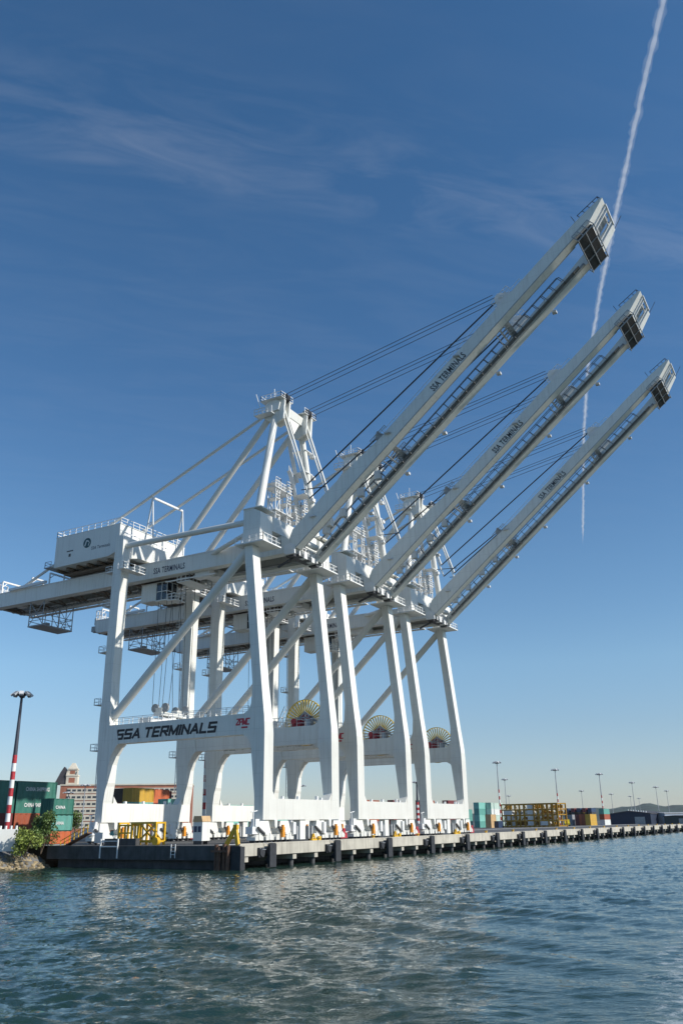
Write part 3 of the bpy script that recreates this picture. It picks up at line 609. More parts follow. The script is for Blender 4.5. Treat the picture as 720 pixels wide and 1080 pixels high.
# bollards
def make_bollard(label):
    b = empty('bollard', (0, -2.85, .0), 0, label, 'bollard', 'yellow bollards on the quay edge')
    MB().tube((0, 0, 0), (0, 0, .5), .26, .2, n=12).tube((0, 0, .5), (0, 0, .62), .38, .36, n=12).build('post', YELLOW, b)
    MB().box(-.4, .4, -.35, .35, .003, .06).build('base_plate', YELLOW, b); return b
bo = make_bollard('yellow bollard at the foot of the nearest crane, by the quay edge'); bo.location.x = 10.2
for i in range(1, 19):
    c = copy_tree(bo); c.location.x = 10.2+17.1*i
    c['label'] = ['', 'yellow bollard below the middle crane on the quay edge', 'second yellow bollard below the middle crane, nearer the farthest crane', 'yellow bollard below the farthest crane on the quay edge'][i] if i < 4 else 'one of the small yellow bollards on the quay edge right of all the cranes'
# quay corner: timber pile cluster and steel sheet
pcl = empty('pile_cluster', (QX0-.55, -1.5, 0), 0, 'brown weathered timber pile cluster at the quay corner', 'piles')
for i, (dx, dy, h) in enumerate(((0, 0, .2), (-.2, .7, -.1), (.05, 1.3, .15), (-.1, -.65, .05))):
    MB().tube((dx, dy, -8), (dx, dy, h), .3, .27, n=10).build('pile', TIMBER, pcl)
MB().box(-.62, -.5, -1, 1.7, -.75, -.5).build('wale', TIMBER, pcl)
tag(MB().box(QX0-.55, QX0-.26, -4.0, -2.55, -5, -.05).box(QX0-.6, QX0+.3, -4.05, -3.8, -5, -.1).build('corner_plate', RUBBER), 'dark steel corner plate guarding the quay corner below the yellow prop', 'fender')
# yellow prop at corner
yp = empty('yellow_prop', (QX0+.2, -2.2, 0), 0, 'yellow folded steel A-frame prop leaning at the quay corner', 'prop')
MB().bar((-.2, .9, .02), (0, -.4, 2.2), .34, .5).bar((-.1, -.9, .02), (0, -.4, 2.2), .34, .5).build('leg', YELLOW, yp)
MB().box(-.3, .2, -.8, -.2, 2.0, 2.5).bar((0, .5, .9), (0, -.7, .9), .22).build('head', YELLOW, yp)

# yellow work frame on the wharf end
yf = empty('work_frame', (-6.5, 16, 0), 0, 'yellow steel frame with diagonal braces on the wharf end left', 'steel frame')
m1 = MB()
for y in (-3.2, 0, 1.2, 3.6):
    for x in (-.9, .9): m1.bar((x, y, .02), (x, y, 3.0), .26)
build_each(m1, 'post', YELLOW, yf)
m1 = MB()
for z in (.5, 2.9):
    for x in (-.9, .9): m1.bar((x, -3.3, z), (x, 1.3, z), .28); m1.bar((x, 1.2, z*.9), (x, 3.7, z*.9), .22)
    for y in (-3.2, 0, 1.2, 3.6): m1.bar((-.9, y, z), (.9, y, z), .22)
m1.bar((-.9, 1.2, 1.6), (-.9, 3.6, 1.6), .2)
m1.build('beam', YELLOW, yf)
m1 = MB()
for a_, b_ in (((-.9, -3.2, .4), (-.9, -.2, 2.9)), ((-.9, 0, .4), (-.9, -3.0, 2.7)), ((-.9, -3.2, 1.6), (.9, 0, 2.9)), ((.9, -3.2, .2), (.9, 0, 2.9)), ((-.9, -2.2, .3), (-.9, -3.4, 1.9))): m1.bar(a_, b_, .2)
m1.tube((-1.2, -3.4, .5), (-.6, -3.4, .5), .55, n=12).build('brace', YELLOW, yf)
tag(MB().box(-7.4, -5.6, 18.2, 19.0, .01, .5).tube((-6.5, 20.2, .35), (-6.5, 19.4, .35), .34, n=10).tube((-6.5, 17.6, .33), (-6.5, 17.0, .33), .32, n=10).build('yellow_reel', YELLOW), 'small yellow reels lying in front of the yellow work frame', 'reel')
# white cabin
wc = empty('cabin', (-4, 7.5, 0), 0, 'small white cabin with two dark round-topped windows and a tan roof', 'cabin')
MB().box(-1.1, 1.1, -1.1, 1.1, .5, 3.1).build('body', SHEET, wc)
MB().box(-1.14, -1.103, -.8, -.1, 1.7, 2.5).build('window', CC['navy'], wc); MB().box(-1.14, -1.103, .15, .85, 1.7, 2.5).build('window', CC['navy'], wc)
MB().extr([(-1.2, 3.103), (1.2, 3.103), (.9, 3.9), (-.9, 3.9)], 'x', -1.2, 1.2).build('roof', CC['tan'], wc)
build_each(MB().box(-1, -.6, -1, 1, .02, .498).box(.6, 1, -1, 1, .02, .498), 'foot', DARKM, wc); wc.scale = (.8, .72, .95)
# white handrail / ladder on end wall
hr = empty('dock_ladder', (QX0-.3, 18.5, 0), 0, 'white post and rail dock ladder hooked over the dark wharf end wall', 'ladder')
build_each(MB().bar((0, -1.6, -1.6), (0, -1.6, .9), .16).bar((0, 1.6, -1.6), (0, 1.6, .9), .16), 'post', WHITE2, hr); build_each(MB().bar((0, -1.6, -.1), (0, 1.6, -.1), .14).bar((0, -1.6, .6), (0, 1.6, .6), .1), 'rail', WHITE2, hr)
hr = empty('dock_ladder', (QX0-.3, 7.0, 0), 0, 'short pale ladder on the dark wharf end wall below the white cabin', 'ladder')
MB().ladder((-.1, 0, -1.5), (-.1, 0, .2), (0, 1, 0), .7, .35).build('post', WHITE2, hr)
tag(MB().box(-9.3, -8.5, 14.6, 20.4, .01, .9).build('barrier', CONCD), 'dark grey concrete barrier in front of the yellow work frame', 'barrier')
# gangway and posts near the wharf's back corner
gw = empty('gangway', (-8.8, 26.5, 0), 0, 'yellowish inclined gangway at the back corner of the wharf end', 'gangway')
MB().bar((0, 2.6, -.4), (0, -2.6, 1.7), .9, .18).build('deck', TIMBER, gw); MB().rail([(-.4, 2.6, -.35), (-.4, -2.6, 1.75)], 1, 1, .08).build('railing', YELLOW, gw)
for i, (y, c_, lb) in enumerate(((22.6, YELLOW, 'yellow bollard post left of the nearest crane, farther from its leg'), (20.6, YELLOW, 'yellow bollard post left of the nearest crane, closest to its leg'))):
    tag(MB().tube((-3, y, 0), (-3, y, 2.6), .16, n=10).tube((-3, y, 2.6), (-3, y, 2.72), .2, .06, n=10).build('guard_post', c_), lb, 'post', 'yellow guard posts by the nearest crane')
jn = empty('electric_box', (-6.5, 23.8, 0), 0, 'pale electric box with conduit at the left of the wharf end', 'electric box')
MB().box(-.6, .6, -.8, .8, .3, 1.7).build('body', WHITE2, jn); build_each(MB().bar((-.3, -.7, .02), (-.3, -.7, .3), .2).bar((-.3, .7, .02), (-.3, .7, .3), .2), 'foot', DARKM, jn); MB().bar((-.3, .3, 1.7), (-.3, .3, 3.2), .14).build('conduit', GALV, jn)

# ------------------------------------------------------------------ shore on the left
n = 60; vs = []; fs = []
prof = [(0, -5.2), (2.0, -3.6), (4.6, -1.55), (5.6, -1.25), (9, -.35), (13, .0)]
for i in range(n+1):
    x = -120+i*(110)/n
    for k, (dy, z) in enumerate(prof):
        y0 = 25.3+(-10-x)*-.0
        vs.append((x, 27.6+dy+(.0 if x > -30 else (-30-x)*.2)+random.uniform(-.2, .2), z+random.uniform(-.08, .08) if k < 5 else z))
K = len(prof)
for i in range(n):
    for k in range(K-1): fs.append((i*K+k, (i+1)*K+k, (i+1)*K+k+1, i*K+k+1))
sm = MB().add(vs, fs, True); tag(sm.build('shore_slope', GRAVEL), kind='structure')
rk = MB()
def rock(mb, c, r):
    ico = [(-.53, .85, 0), (.53, .85, 0), (-.53, -.85, 0), (.53, -.85, 0), (0, -.53, .85), (0, .53, .85), (0, -.53, -.85), (0, .53, -.85), (.85, 0, -.53), (.85, 0, .53), (-.85, 0, -.53), (-.85, 0, .53)]
    fi = [(0, 11, 5), (0, 5, 1), (0, 1, 7), (0, 7, 10), (0, 10, 11), (1, 5, 9), (5, 11, 4), (11, 10, 2), (10, 7, 6), (7, 1, 8), (3, 9, 4), (3, 4, 2), (3, 2, 6), (3, 6, 8), (3, 8, 9), (4, 9, 5), (2, 4, 11), (6, 2, 10), (8, 6, 7), (9, 8, 1)]
    sx, sy, sz = (random.uniform(.6, 1.3) for _ in range(3))
    mb.add([(c[0]+v[0]*r*sx*random.uniform(.8, 1.2), c[1]+v[1]*r*sy*random.uniform(.8, 1.2), c[2]+v[2]*r*sz*random.uniform(.6, 1.)) for v in ico], fi)
for i in range(1300):
    x = random.uniform(-60, -9.6); k = random.random()
    rock(rk, (x, 28.9+k*4.2+(.0 if x > -30 else (-30-x)*.2), -3.75+k*2.55), random.uniform(.18, .46))
tag(rk.build('riprap', STONE), kind='stuff')
# bushes and tree
def foliage(mb, c, rx, ry, rz, n, size, lobes=9):
    cs = [(c[0]+random.uniform(-.6, .6)*rx, c[1]+random.uniform(-.6, .6)*ry, c[2]+random.uniform(-.55, .7)*rz, random.uniform(.3, .55)) for _ in range(lobes)]
    for i in range(n):
        L = random.choice(cs); d = Vector((random.gauss(0, 1), random.gauss(0, 1), random.gauss(0, 1))).normalized()*random.uniform(.5, 1.1)
        p = Vector((L[0]+d.x*rx*L[3], L[1]+d.y*ry*L[3], L[2]+d.z*rz*L[3])); s = size*random.uniform(.6, 1.4)
        u = Vector((random.gauss(0, 1), random.gauss(0, 1), random.gauss(0, 1))).normalized(); w = u.orthogonal().normalized(); t = u.cross(w)
        mb.add([p-w*s, p+t*s*.55, p+w*s, p-t*s*.55], [(0, 1, 2, 3)])
def bush(loc, h, w, label, m_, n=2600, cat='bush'):
    b = empty('bush', loc, 0, label, cat)
    f = MB(); foliage(f, (0, 0, h*.52), w, w*.8, h*.55, n, .16); f.build('foliage', m_, b)
    s = MB()
    for i in range(7): a = random.uniform(0, 6.3); s.tube((0, 0, -.3), (math.cos(a)*w*.5, math.sin(a)*w*.5, h*random.uniform(.5, .85)), .07, .02, n=6)
    s.build('stem', BARK, b)
g = ground(46, 138); bush((g.x, g.y, -.8), 5.1, 2.4, 'dense dark green bush on the rocky shore below the green containers', LEAF, 3200)
g = ground(29, 134); bush((g.x, g.y, -1.1), 3.5, 2.4, 'lower yellow-green bush left of the dark green bush on the shore', LEAFY, 3200)
g = ground(79.5, 160); tr_ = empty('tree', (g.x, g.y, 0), 0, 'small green tree standing between the containers and the nearest crane', 'tree')
f = MB(); foliage(f, (0, 0, 3.2), 1.4, 1.2, 1.9, 1300, .15); f.build('crown', LEAF, tr_)
s = MB().tube((0, 0, 0), (0, 0, 2.6), .14, .08, n=8)
for i in range(5): a = i*1.3; s.tube((0, 0, 1.6+i*.2), (math.cos(a)*.9, math.sin(a)*.9, 3.2+i*.2), .06, .02, n=6)
s.build('trunk', BARK, tr_)
# white barrier wall
a = ground(-8, 137); b = ground(20, 137)
d = (b-a).normalized(); wl = MB(); nrm = Vector((-d.y, d.x, 0))
wl.loft([[p-nrm*.25+Vector((0, 0, -.6)), p+nrm*.25+Vector((0, 0, -.6)), p+nrm*.18+Vector((0, 0, 2.35)), p-nrm*.18+Vector((0, 0, 2.35))] for p in (a, b)])
wo = tag(wl.build('barrier_wall', SHEET), 'white painted wall at the left edge beside the bushes', 'wall')
pw = MB()
for i in range(5): p = a.lerp(b, .12+.2*i); pw.box(p.x-.12, p.x+.12, p.y-.12, p.y+.12, 2.35, 2.8)
build_each(pw, 'post', WHITE2, wo)

# ------------------------------------------------------------------ containers
CM = {}
def cmesh(L):
    if L in CM: return CM[L]
    w, h = 2.44, 2.59; mb = MB(); k = int(L/.28); sd = []
    for i in range(k+1):
        x = .1+(L-.2)*i/k; sd.append((x, .0 if (i//2) % 2 else .07))
    for y, s in ((.02, 1), (w-.02, -1)):
        vs = []; 
        for x, o in sd: vs += [(x, y+s*o, .14), (x, y+s*o, h-.1)]
        mb.add(vs, [(2*i, 2*i+2, 2*i+3, 2*i+1) for i in range(k)])
    mb.add([(.06, .05, .1), (.06, w-.05, .1), (.06, w-.05, h-.06), (.06, .05, h-.06)], [(0, 1, 2, 3)]); mb.add([(L-.06, .05, .1), (L-.06, w-.05, .1), (L-.06, w-.05, h-.06), (L-.06, .05, h-.06)], [(0, 1, 2, 3)])
    mb.box(.05, L-.05, .05, w-.05, h-.06, h-.02); mb.box(.05, L-.05, .05, w-.05, .1, .16)
    for x in (0, L-.14):
        for y in (0, w-.14): mb.box(x, x+.14, y, y+.14, .0, h)
    for y in (0, w-.12):
        mb.box(.14, L-.14, y, y+.12, 0, .15); mb.box(.14, L-.14, y, y+.12, h-.11, h)
    for x in (0, L-.12): mb.box(x, x+.12, .14, w-.14, h-.12, h); mb.box(x, x+.12, .14, w-.14, 0, .15)
    body = mb
    dr = MB()
    for y in (.45, .95, 1.5, 2.0): dr.bar((-.03, y, .1), (-.03, y, h-.1), .05)
    dr.box(.02, .055, .16, 1.2, .16, h-.13).box(.02, .055, 1.24, w-.16, .16, h-.13)
    me = []
    for q, nm in ((body, 'body'), (dr, 'door')):
        o = q.build(nm, CC['grey']); me.append(o.data); bpy.data.objects.remove(o)
    CM[L] = me; return me
def container(loc, L, colr, label, rz=0, parts=True, word=None, group='stacked shipping containers'):
    if not parts:
        c = bpy.data.objects.new('shipping_container', cmesh(L)[0]); COL.objects.link(c); c.location = loc
        c.material_slots[0].link = 'OBJECT'; c.material_slots[0].material = CC[colr]; return tag(c, label, 'container', group)
    c = empty('shipping_container', loc, rz, label, 'container', group)
    for me, nm in list(zip(cmesh(L), ('body', 'door')))[:2 if parts else 1]:
        o = bpy.data.objects.new(nm, me); COL.objects.link(o); o.parent = c
        o.material_slots[0].link = 'OBJECT'; o.material_slots[0].material = CC[colr]
    if word: text('lettering', word, MATS['white railing paint'], c, (L*.2, -.01, 1.0), (1, 0, 0), (0, 0, 1), L*(.6 if L > 7 else .42), .66 if L > 7 else .5, 0, .02, .03)
    return c
H = 2.59
# left green stack
g = ground(14.5, 160); x0, y0 = g.x, g.y
for i, (cl, lb, wd) in enumerate((('rust', 'rust red container at the bottom of the left stack, hidden behind bushes', None), ('rust', 'rust red container second from the ground in the left stack', None),
        ('green', 'green container under the topmost one of the left stack, CHINA SHIPPING on its side', 'CHINA SHIPPING'), ('green', 'topmost green container of the tall left stack, white lettering on its side', 'CHINA SHIPPING'))):
    container((x0, y0, -.35+H*i), 8.6, cl, lb, word=wd)
for i, (cl, lb) in enumerate((('rust', 'rust red container behind the banded mast at the bottom of the outermost stack'), ('maroon', 'maroon container behind the left mast, second in the outermost stack'), ('green', 'green container third in the outermost stack at the left edge'), ('green', 'topmost green container of the outermost stack at the left edge'))):
    container((x0-9.0, y0, -.35+H*i), 8.6, cl, lb)
g = ground(52, 153)
for i, (cl, lb, wd) in enumerate((('orange', 'orange red container at the bottom of the lower stack beside the bush', None), ('teal', 'teal green container in the middle of the lower three-high stack', 'CHINA'), ('green', 'dark green container on top of the lower three-high stack', 'CHINA'))):
    container((g.x, g.y, -.55+2.45*i), 4.9, cl, lb, word=wd)
# brown, yellow and red containers seen between the first legs
g = ground(137.5, 175)
for k, (dx, dy, L, top, nm) in enumerate(((0, 0, 6.06, 'yellow', 'dull yellow'), (7.6, 2.6, 6.06, 'orange', 'orange red'), (0.4, 2.9, 12.19, 'brown', 'dark brown'), (12.9, 6.5, 6.06, 'maroon', 'dark maroon'))):
    for i in range(4):
        cl = top if i == 3 else ('maroon', 'rust', 'turquoise')[(i+k) % 3]
        lb = f'{nm} container on top of the stack seen behind the nearest crane legs' if i == 3 else f'{("lowest", "second", "third")[i]} container under the {nm} one behind the nearest crane'
        container((g.x+dx, g.y+dy, -.9+H*i), L, cl, lb, parts=(i == 3))
g = ground(176, 168)
container((g.x, g.y, 4.6), 6.06, 'turquoise', 'pale turquoise container right of the maroon one, behind the nearest crane'); container((g.x, g.y, 2.0), 6.06, 'rust', 'rust container under the pale turquoise one behind the nearest crane'); container((g.x, g.y, -.6), 6.06, 'grey', 'grey container at the ground under the pale turquoise one')
# rows glimpsed through the other portals
g = ground(239, 250)
for i, (dx, cl, nm) in enumerate(((0, 'turquoise', 'left turquoise'), (13, 'turquoise', 'right turquoise'), (26, 'white', 'white'))):
    for k in range(3):
        container((g.x+dx, g.y-4.1*i, H*k), 12.19, cl, f'{nm} container {("on the ground", "in the middle", "on top")[k]} in the row behind the middle crane', parts=False)
g = ground(384, 320)
for i in range(4):
    for k in range(4):
        container((g.x+i*12.6, g.y-5.5*i, H*k), 12.19, ('maroon', 'rust', 'maroon', 'rust')[(i+k) % 4], f'{("lowest", "second", "third", "topmost")[k]} container in the {("first", "second", "third", "fourth")[i]} red stack behind the middle crane', parts=False)
# right-hand stacks
def stack(u, d, cols, L, nm, z=0):
    g = ground(u, d)
    for k, cl in enumerate(cols): container((g.x, g.y, z+H*k), L, cl, f'{cl} container {(["lower", "upper"] if len(cols) == 2 else ["lowest", "second", "third", "topmost"])[k] if len(cols) > 1 else "alone"} {nm}'.replace('palegreen', 'pale green'), parts=False)
stack(488, 405, ['teal', 'teal', 'teal'], 12.19, 'in the three-high stack right beside the farthest crane')
stack(506, 395, ['teal', 'turquoise', 'teal', 'turquoise'], 12.19, 'in the four-high stack right of the farthest crane')
stack(519, 402, ['palegreen', 'palegreen', 'white', 'palegreen'], 16, 'in the pale stack left of the yellow racks')
stack(518, 372, ['tan', 'tan'], 6.06, 'of the two in front of the pale stack')
stack(525.5, 375, ['navy'], 6.06, 'in front of the yellow racks')
stack(604, 470, ['grey', 'grey'], 12.19, 'of the pair left of the coloured row by the far masts')
stack(612, 462, ['maroon', 'maroon'], 12.19, 'of the pair in the coloured row by the far masts')
stack(616.5, 455, ['orange', 'orange'], 6.06, 'of the pair in the coloured row by the far masts')
stack(619, 452, ['rust', 'rust'], 6.06, 'of the pair in the coloured row by the far masts')
stack(623, 448, ['yellow', 'yellow'], 12.19, 'of the pair in the coloured row by the far masts')
stack(638, 470, ['white', 'rust', 'teal'], 12.19, 'in the narrow stack beside the navy warehouse')
for j, (u, d) in enumerate(((703, 640), (707, 640), (711, 640), (715, 640), (719, 640), (723, 640))):
    stack(u, d, ['maroon', ('rust', 'maroon')[j % 2]], 12.19, f'in the {("first", "second", "third", "fourth", "fifth", "sixth")[j]} dark red stack behind the low green shed')
for j, (u, d) in enumerate(((600, 640), (607, 640), (613, 640), (619, 640), (625, 640))):
    stack(u, d, ['dark', 'dark', 'dark', ('navy', 'maroon')[j % 2]], 12.19, f'in the {("first", "second", "third", "fourth", "fifth")[j]} dark stack before the hills')

# yellow racks with white boxes
g0 = ground(530, 385); g1 = ground(589, 372); yr = empty('storage_rack', (g0.x, g0.y, 0), 0, 'long yellow steel racks, four levels high, beside the right-hand masts', 'rack')
dv = g1-g0; dv.z = 0; nn = 12; ax = dv.normalized(); pv = Vector((-ax.y, ax.x, 0))*-1
if pv.x < 0: pv = -pv
for lev in range(5):
    q = MB()
    for o in (0, 7): q.bar(pv*o+Vector((0, 0, .4+2.15*lev)), dv+pv*o+Vector((0, 0, .4+2.15*lev)), .42, .5)
    for i in range(nn+1): q.bar(dv*(i/nn)+Vector((0, 0, .4+2.15*lev)), dv*(i/nn)+pv*7+Vector((0, 0, .4+2.15*lev)), .3)
    q.build('beam', OCHRE, yr)
for i in range(nn+1):
    q = MB()
    for o in (0, 7): MB().bar(dv*(i/nn)+pv*o, dv*(i/nn)+pv*o+Vector((0, 0, 9.2)), .5).build('post', OCHRE, yr)
    if i % 2 and i < nn: q.bar(dv*(i/nn), dv*((i+1)/nn)+Vector((0, 0, 4.6)), .25); q.bar(dv*((i+1)/nn)+Vector((0, 0, 4.6)), dv*(i/nn)+Vector((0, 0, 9)), .25)
    if q.v: q.build('brace', OCHRE, yr)
bx = [(1.3, 2, 2.4), (1.7, 1, 1.8), (6.2, 0, 1.9), (6.2, 1, 1.8), (6.2, 2, 1.9), (6.2, 3, 1.8), (9.1, 0, 2.4), (2.2, 0, 1.4), (3.8, 2, .9), (11.2, 1, 1.2)]
for i, (k, lev, w) in enumerate(bx):
    p = g0+dv*(k/nn)+pv*1.2+Vector((0, 0, .72+2.15*lev)); lv = ('bottom', 'second', 'third', 'top')[lev]
    o = MB().box(-w*.75, w*.75, -w*.75, w*.75, 0, 1.55).box(-w*.77, w*.77, -.08, .08, .1, 1.57).box(-.1, .1, -w*.77, w*.77, .1, 1.57).build('crate', CC['white']); o.location = p
    tag(o, ['wide white crate on the third level near the racks\' left end', 'white crate on the second level near the racks\' left end', 'white crate lowest of the column in the middle of the racks', 'second white crate up in the column in the middle of the racks', 'third white crate up in the column in the middle of the racks', 'topmost white crate of the column in the middle of the racks', 'wide white crate on the bottom level near the racks\' right end', 'white crate on the bottom level near the racks\' left end', 'small white crate on the third level left of the middle column', 'small white crate on the second level at the racks\' right end'][i], 'crate', 'white crates on the yellow racks')
q = 0
for lev in range(4):
    MB().loft([[g0+dv*f_+pv*o+Vector((0, 0, z_)) for f_, o in ((0, .3), (1, .3), (1, 6.7), (0, 6.7))] for z_ in (.66+2.15*lev, .8+2.15*lev)]).build('tray', OCHRE, yr)
    for i in range(nn):
        if random.random() < .62:
            q = MB(); p0 = dv*((i+.12)/nn); p1 = dv*((i+.88)/nn); zb = .82+2.15*lev; hh_ = random.choice((1.2, 1.5, 1.1))
            for o in (2.6, 5.2): q.bar(p0+pv*o+Vector((0, 0, zb+hh_*.5)), p1+pv*o+Vector((0, 0, zb+hh_*.5)), .3, hh_)
            q.bar(p0+pv*1.0+Vector((0, 0, zb)), p1+pv*1.0+Vector((0, 0, zb+1.3)), .28); q.build('stored_frame', OCHRE, yr)
# yellow forklift-like truck
g = ground(598, 420); yt = empty('yard_truck', (g.x, g.y, 0), R(200), 'small bright yellow yard truck right of the yellow racks', 'truck')
MB().extr([(-2.6, .7), (2.4, .7), (2.4, 1.4), (.6, 1.5), (.3, 2.9), (-1.0, 2.9), (-1.2, 1.6), (-2.6, 1.5)], 'y', -1.1, 1.1).build('body', mat('bright yellow', (.8, .6, .02), .4), yt)
for x in (-1.7, 1.6):
    for y in (-1.15, .75): MB().tube((x, y, .55), (x, y+.4, .55), .55, n=14).build('wheel', DARKM, yt)
MB().box(-.9, .2, -1.13, 1.13, 1.9, 2.6).build('window', GLASS, yt)

# ------------------------------------------------------------------ masts
def make_mast(h, label, banded, colr, r=.32):
    t = empty('light_mast', (0, 0, 0), 0, label, 'light mast', 'floodlight masts of the terminal')
    MB().tube((0, 0, 0 if not banded else 15.9), (0, 0, h), r if not banded else r*.92, r*.5, n=12).build('pole', colr, t)
    if banded:
        rd = MB(); wh = MB()
        for i in range(11): (rd if i % 2 == 0 else wh).tube((0, 0, i*1.45), (0, 0, i*1.45+1.45), r, r*.98, n=12)
        build_each(rd, 'red_band', RED, t); build_each(wh, 'white_band', WHITE2, t)
    MB().tube((0, 0, h), (0, 0, h+.3), .75, n=16).tube((0, 0, h-.7), (0, 0, h), .25, .9, n=10).build('head_ring', colr, t)
    for i in range(8):
        a = i*math.pi/4; d = Vector((math.cos(a), math.sin(a), 0))
        MB().bar(Vector((0, 0, h+.15))+d*.5, Vector((0, 0, h+.2))+d*1.2, .12, .12).bar(Vector((0, 0, h+.4))+d*1.15, Vector((0, 0, h-.25))+d*1.95, .75, .36).build('lamp', LAMPW if i % 2 else GALV, t)
    return t
mb1 = make_mast(27, 'tall dark mast with red and white bands in front of the green containers', True, POLE, .42); g = ground(7.5, 146); mb1.location = (g.x, g.y, -.3); mb1.scale = (.85, .85, .845)
mg = make_mast(27.5, 'grey floodlight mast with banded foot beside the left end of the yellow racks', True, GALV, .3); g = ground(528.5, 405); mg.location = (g.x, g.y, 0)
def mcopy(src, u, d, lb, s=1.):
    c = copy_tree(src); g = ground(u, d); c.location = (g.x, g.y, 0); c.scale = (.95, .95, s); c['label'] = lb
mcopy(mg, 590.5, 425, 'grey floodlight mast with banded foot at the right end of the yellow racks', .9)
mcopy(mg, 637.5, 478, 'grey floodlight mast beside the narrow container stack left of the navy warehouse', .9)
mf = make_mast(26, 'thin grey mast just behind the one at the left end of the yellow racks', False, GALV, .28); g = ground(535.5, 540); mf.location = (g.x, g.y, 0)
for u, d, lb, s in ((616.5, 660, 'thin grey mast above the coloured containers between two taller masts', .85), (648, 760, 'thin faint mast above the left half of the navy warehouse', .85), (671.5, 600, 'thin grey mast rising behind the middle of the navy warehouse', .95), (668, 900, 'small faint mast left of the one behind the middle of the warehouse', .9),
        (696.5, 640, 'thin grey mast rising right of the navy warehouse', .88), (707.5, 800, 'thin grey mast nearest the right edge of the picture', .95), (677, 1000, 'faint far mast right of the one behind the middle of the warehouse', .9), (538.5, 700, 'short thin mast right beside the pair at the left end of the yellow racks', .8), (316, 260, 'grey mast glimpsed behind the middle crane near its landside legs', .5)):
    mcopy(mf, u, d, lb, s)
mcopy(mb1, 214.5, 200, 'dark banded mast glimpsed between the landside legs of nearest and middle crane', 1.0)
mcopy(mb1, 441, 260, 'banded mast glimpsed between the middle and the farthest crane', .5)
mcopy(mf, 86.5, 320, 'thin lamp pole in front of the brick building left of the nearest crane', .62); mcopy(mf, 69.5, 300, 'thin dark pole standing before the windows of the brick building', .5)

# ------------------------------------------------------------------ buildings
g = ground(60, 500)
bd = empty('brick_building', (g.x, g.y, 0), R(-52), 'long red brick building with window bands and a clock tower, behind the left containers', 'building')
MB().box(0, 70, 0, 24, -.5, 23.6).build('wall', BRICK, bd)
MB().box(-.3, 70.3, -.3, 24.3, 23.603, 24.3).build('roof', CREAM, bd)
for fl in range(6):
    z = 2.4+fl*3.5
    wn = MB().box(3.6, 69, -.18, -.003, z-.3, z+(2.75 if fl < 5 else 2.3)); wo = wn.build('window_band', CREAM, bd)
    pn = MB()
    for i in range(24): x = 3.6+i*2.72; pn.box(x, x+1.9, -.22, -.183, z+.7, z+1.8)
    pn.build('pane', WINDOW, wo)
two = MB().box(2.2, 8.2, 2, 8, 24.303, 28.6).build('tower', CREAM, bd)
MB().box(2.0, 8.4, 1.8, 8.2, 28.603, 29.3).box(2.8, 7.6, 2.6, 7.4, 29.3, 32).box(2.5, 7.9, 2.3, 7.7, 32, 32.6).build('cornice', CREAM, two)
MB().loft([[(2.9, 2.7, 32.603), (7.5, 2.7, 32.603), (7.5, 7.3, 32.603), (2.9, 7.3, 32.603)], [(4.4, 4.2, 35.6), (6.0, 4.2, 35.6), (6.0, 5.8, 35.6), (4.4, 5.8, 35.6)]]).build('tower_roof', CREAM, two)
for x in (2.0, 7.4): MB().loft([[(x, 1.8, 29.303), (x+1, 1.8, 29.303), (x+1, 2.58, 29.303), (x, 2.58, 29.303)], [(x+.4, 2.1, 31.5), (x+.6, 2.1, 31.5), (x+.6, 2.3, 31.5), (x+.4, 2.3, 31.5)]]).build('finial', CREAM, two)
MB().extr([(-4.0, 24.303), (2.1, 24.303), (2.1, 31.5), (.6, 33.6), (-1.2, 30.5)], 'y', 2.5, 8).build('stair_gable', SLATE, bd)
build_each(MB().box(3.6, 6.8, 1.96, 1.997, 25.2, 27.8).box(3.9, 6.5, 2.56, 2.597, 29.8, 31.5), 'tower_window', BRICK, two)
# warehouse
def shed(name, u0, u1, d, h, ridge, m_, label, roofm, vents=False, depth=40):
    a = ground(u0, d); b = ground(u1, d*.985); L = (b-a).length; rz = math.atan2(b.y-a.y, b.x-a.x)
    o = empty(name, (a.x, a.y, 0), rz, label, 'building')
    MB().extr([(0, -.3), (L, -.3), (L, h), (L*.5, h+ridge), (0, h)], 'y', 0, depth).build('wall', m_, o)
    MB().extr([(-.4, h+.003), (L*.5, h+ridge+.003), (L+.4, h+.003), (L+.4, h+.3), (L*.5, h+ridge+.3), (-.4, h+.3)], 'y', -.4, depth+.4).build('roof', roofm, o)
    MB().box(L*.62, L*.86, -.06, -.003, 0, h*.72).build('door', GREYM, o)
    if vents:
        for i in range(8): MB().tube((L*(.47+.055*i), 1+i*.3, h+ridge-.3-i*.12), (L*(.47+.055*i), 1+i*.3, h+ridge+.9-i*.12), .35, n=8).build('vent', WHITE2, o)
    return o
shed('warehouse', 643, 687, 520, 5.2, 1.5, NAVYW, 'navy blue warehouse with a row of white roof vents on the far quay', SLATE, True)
shed('shed', 687, 702, 528, 5.2, .4, GREYW, 'blue-grey shed joined to the right of the navy warehouse', GREYM)
shed('shed', 701, 726, 500, 3.6, .3, mat('dark green cladding', (.03, .05, .05), .6), 'low dark green shed at the right edge beyond the quay', SLATE)

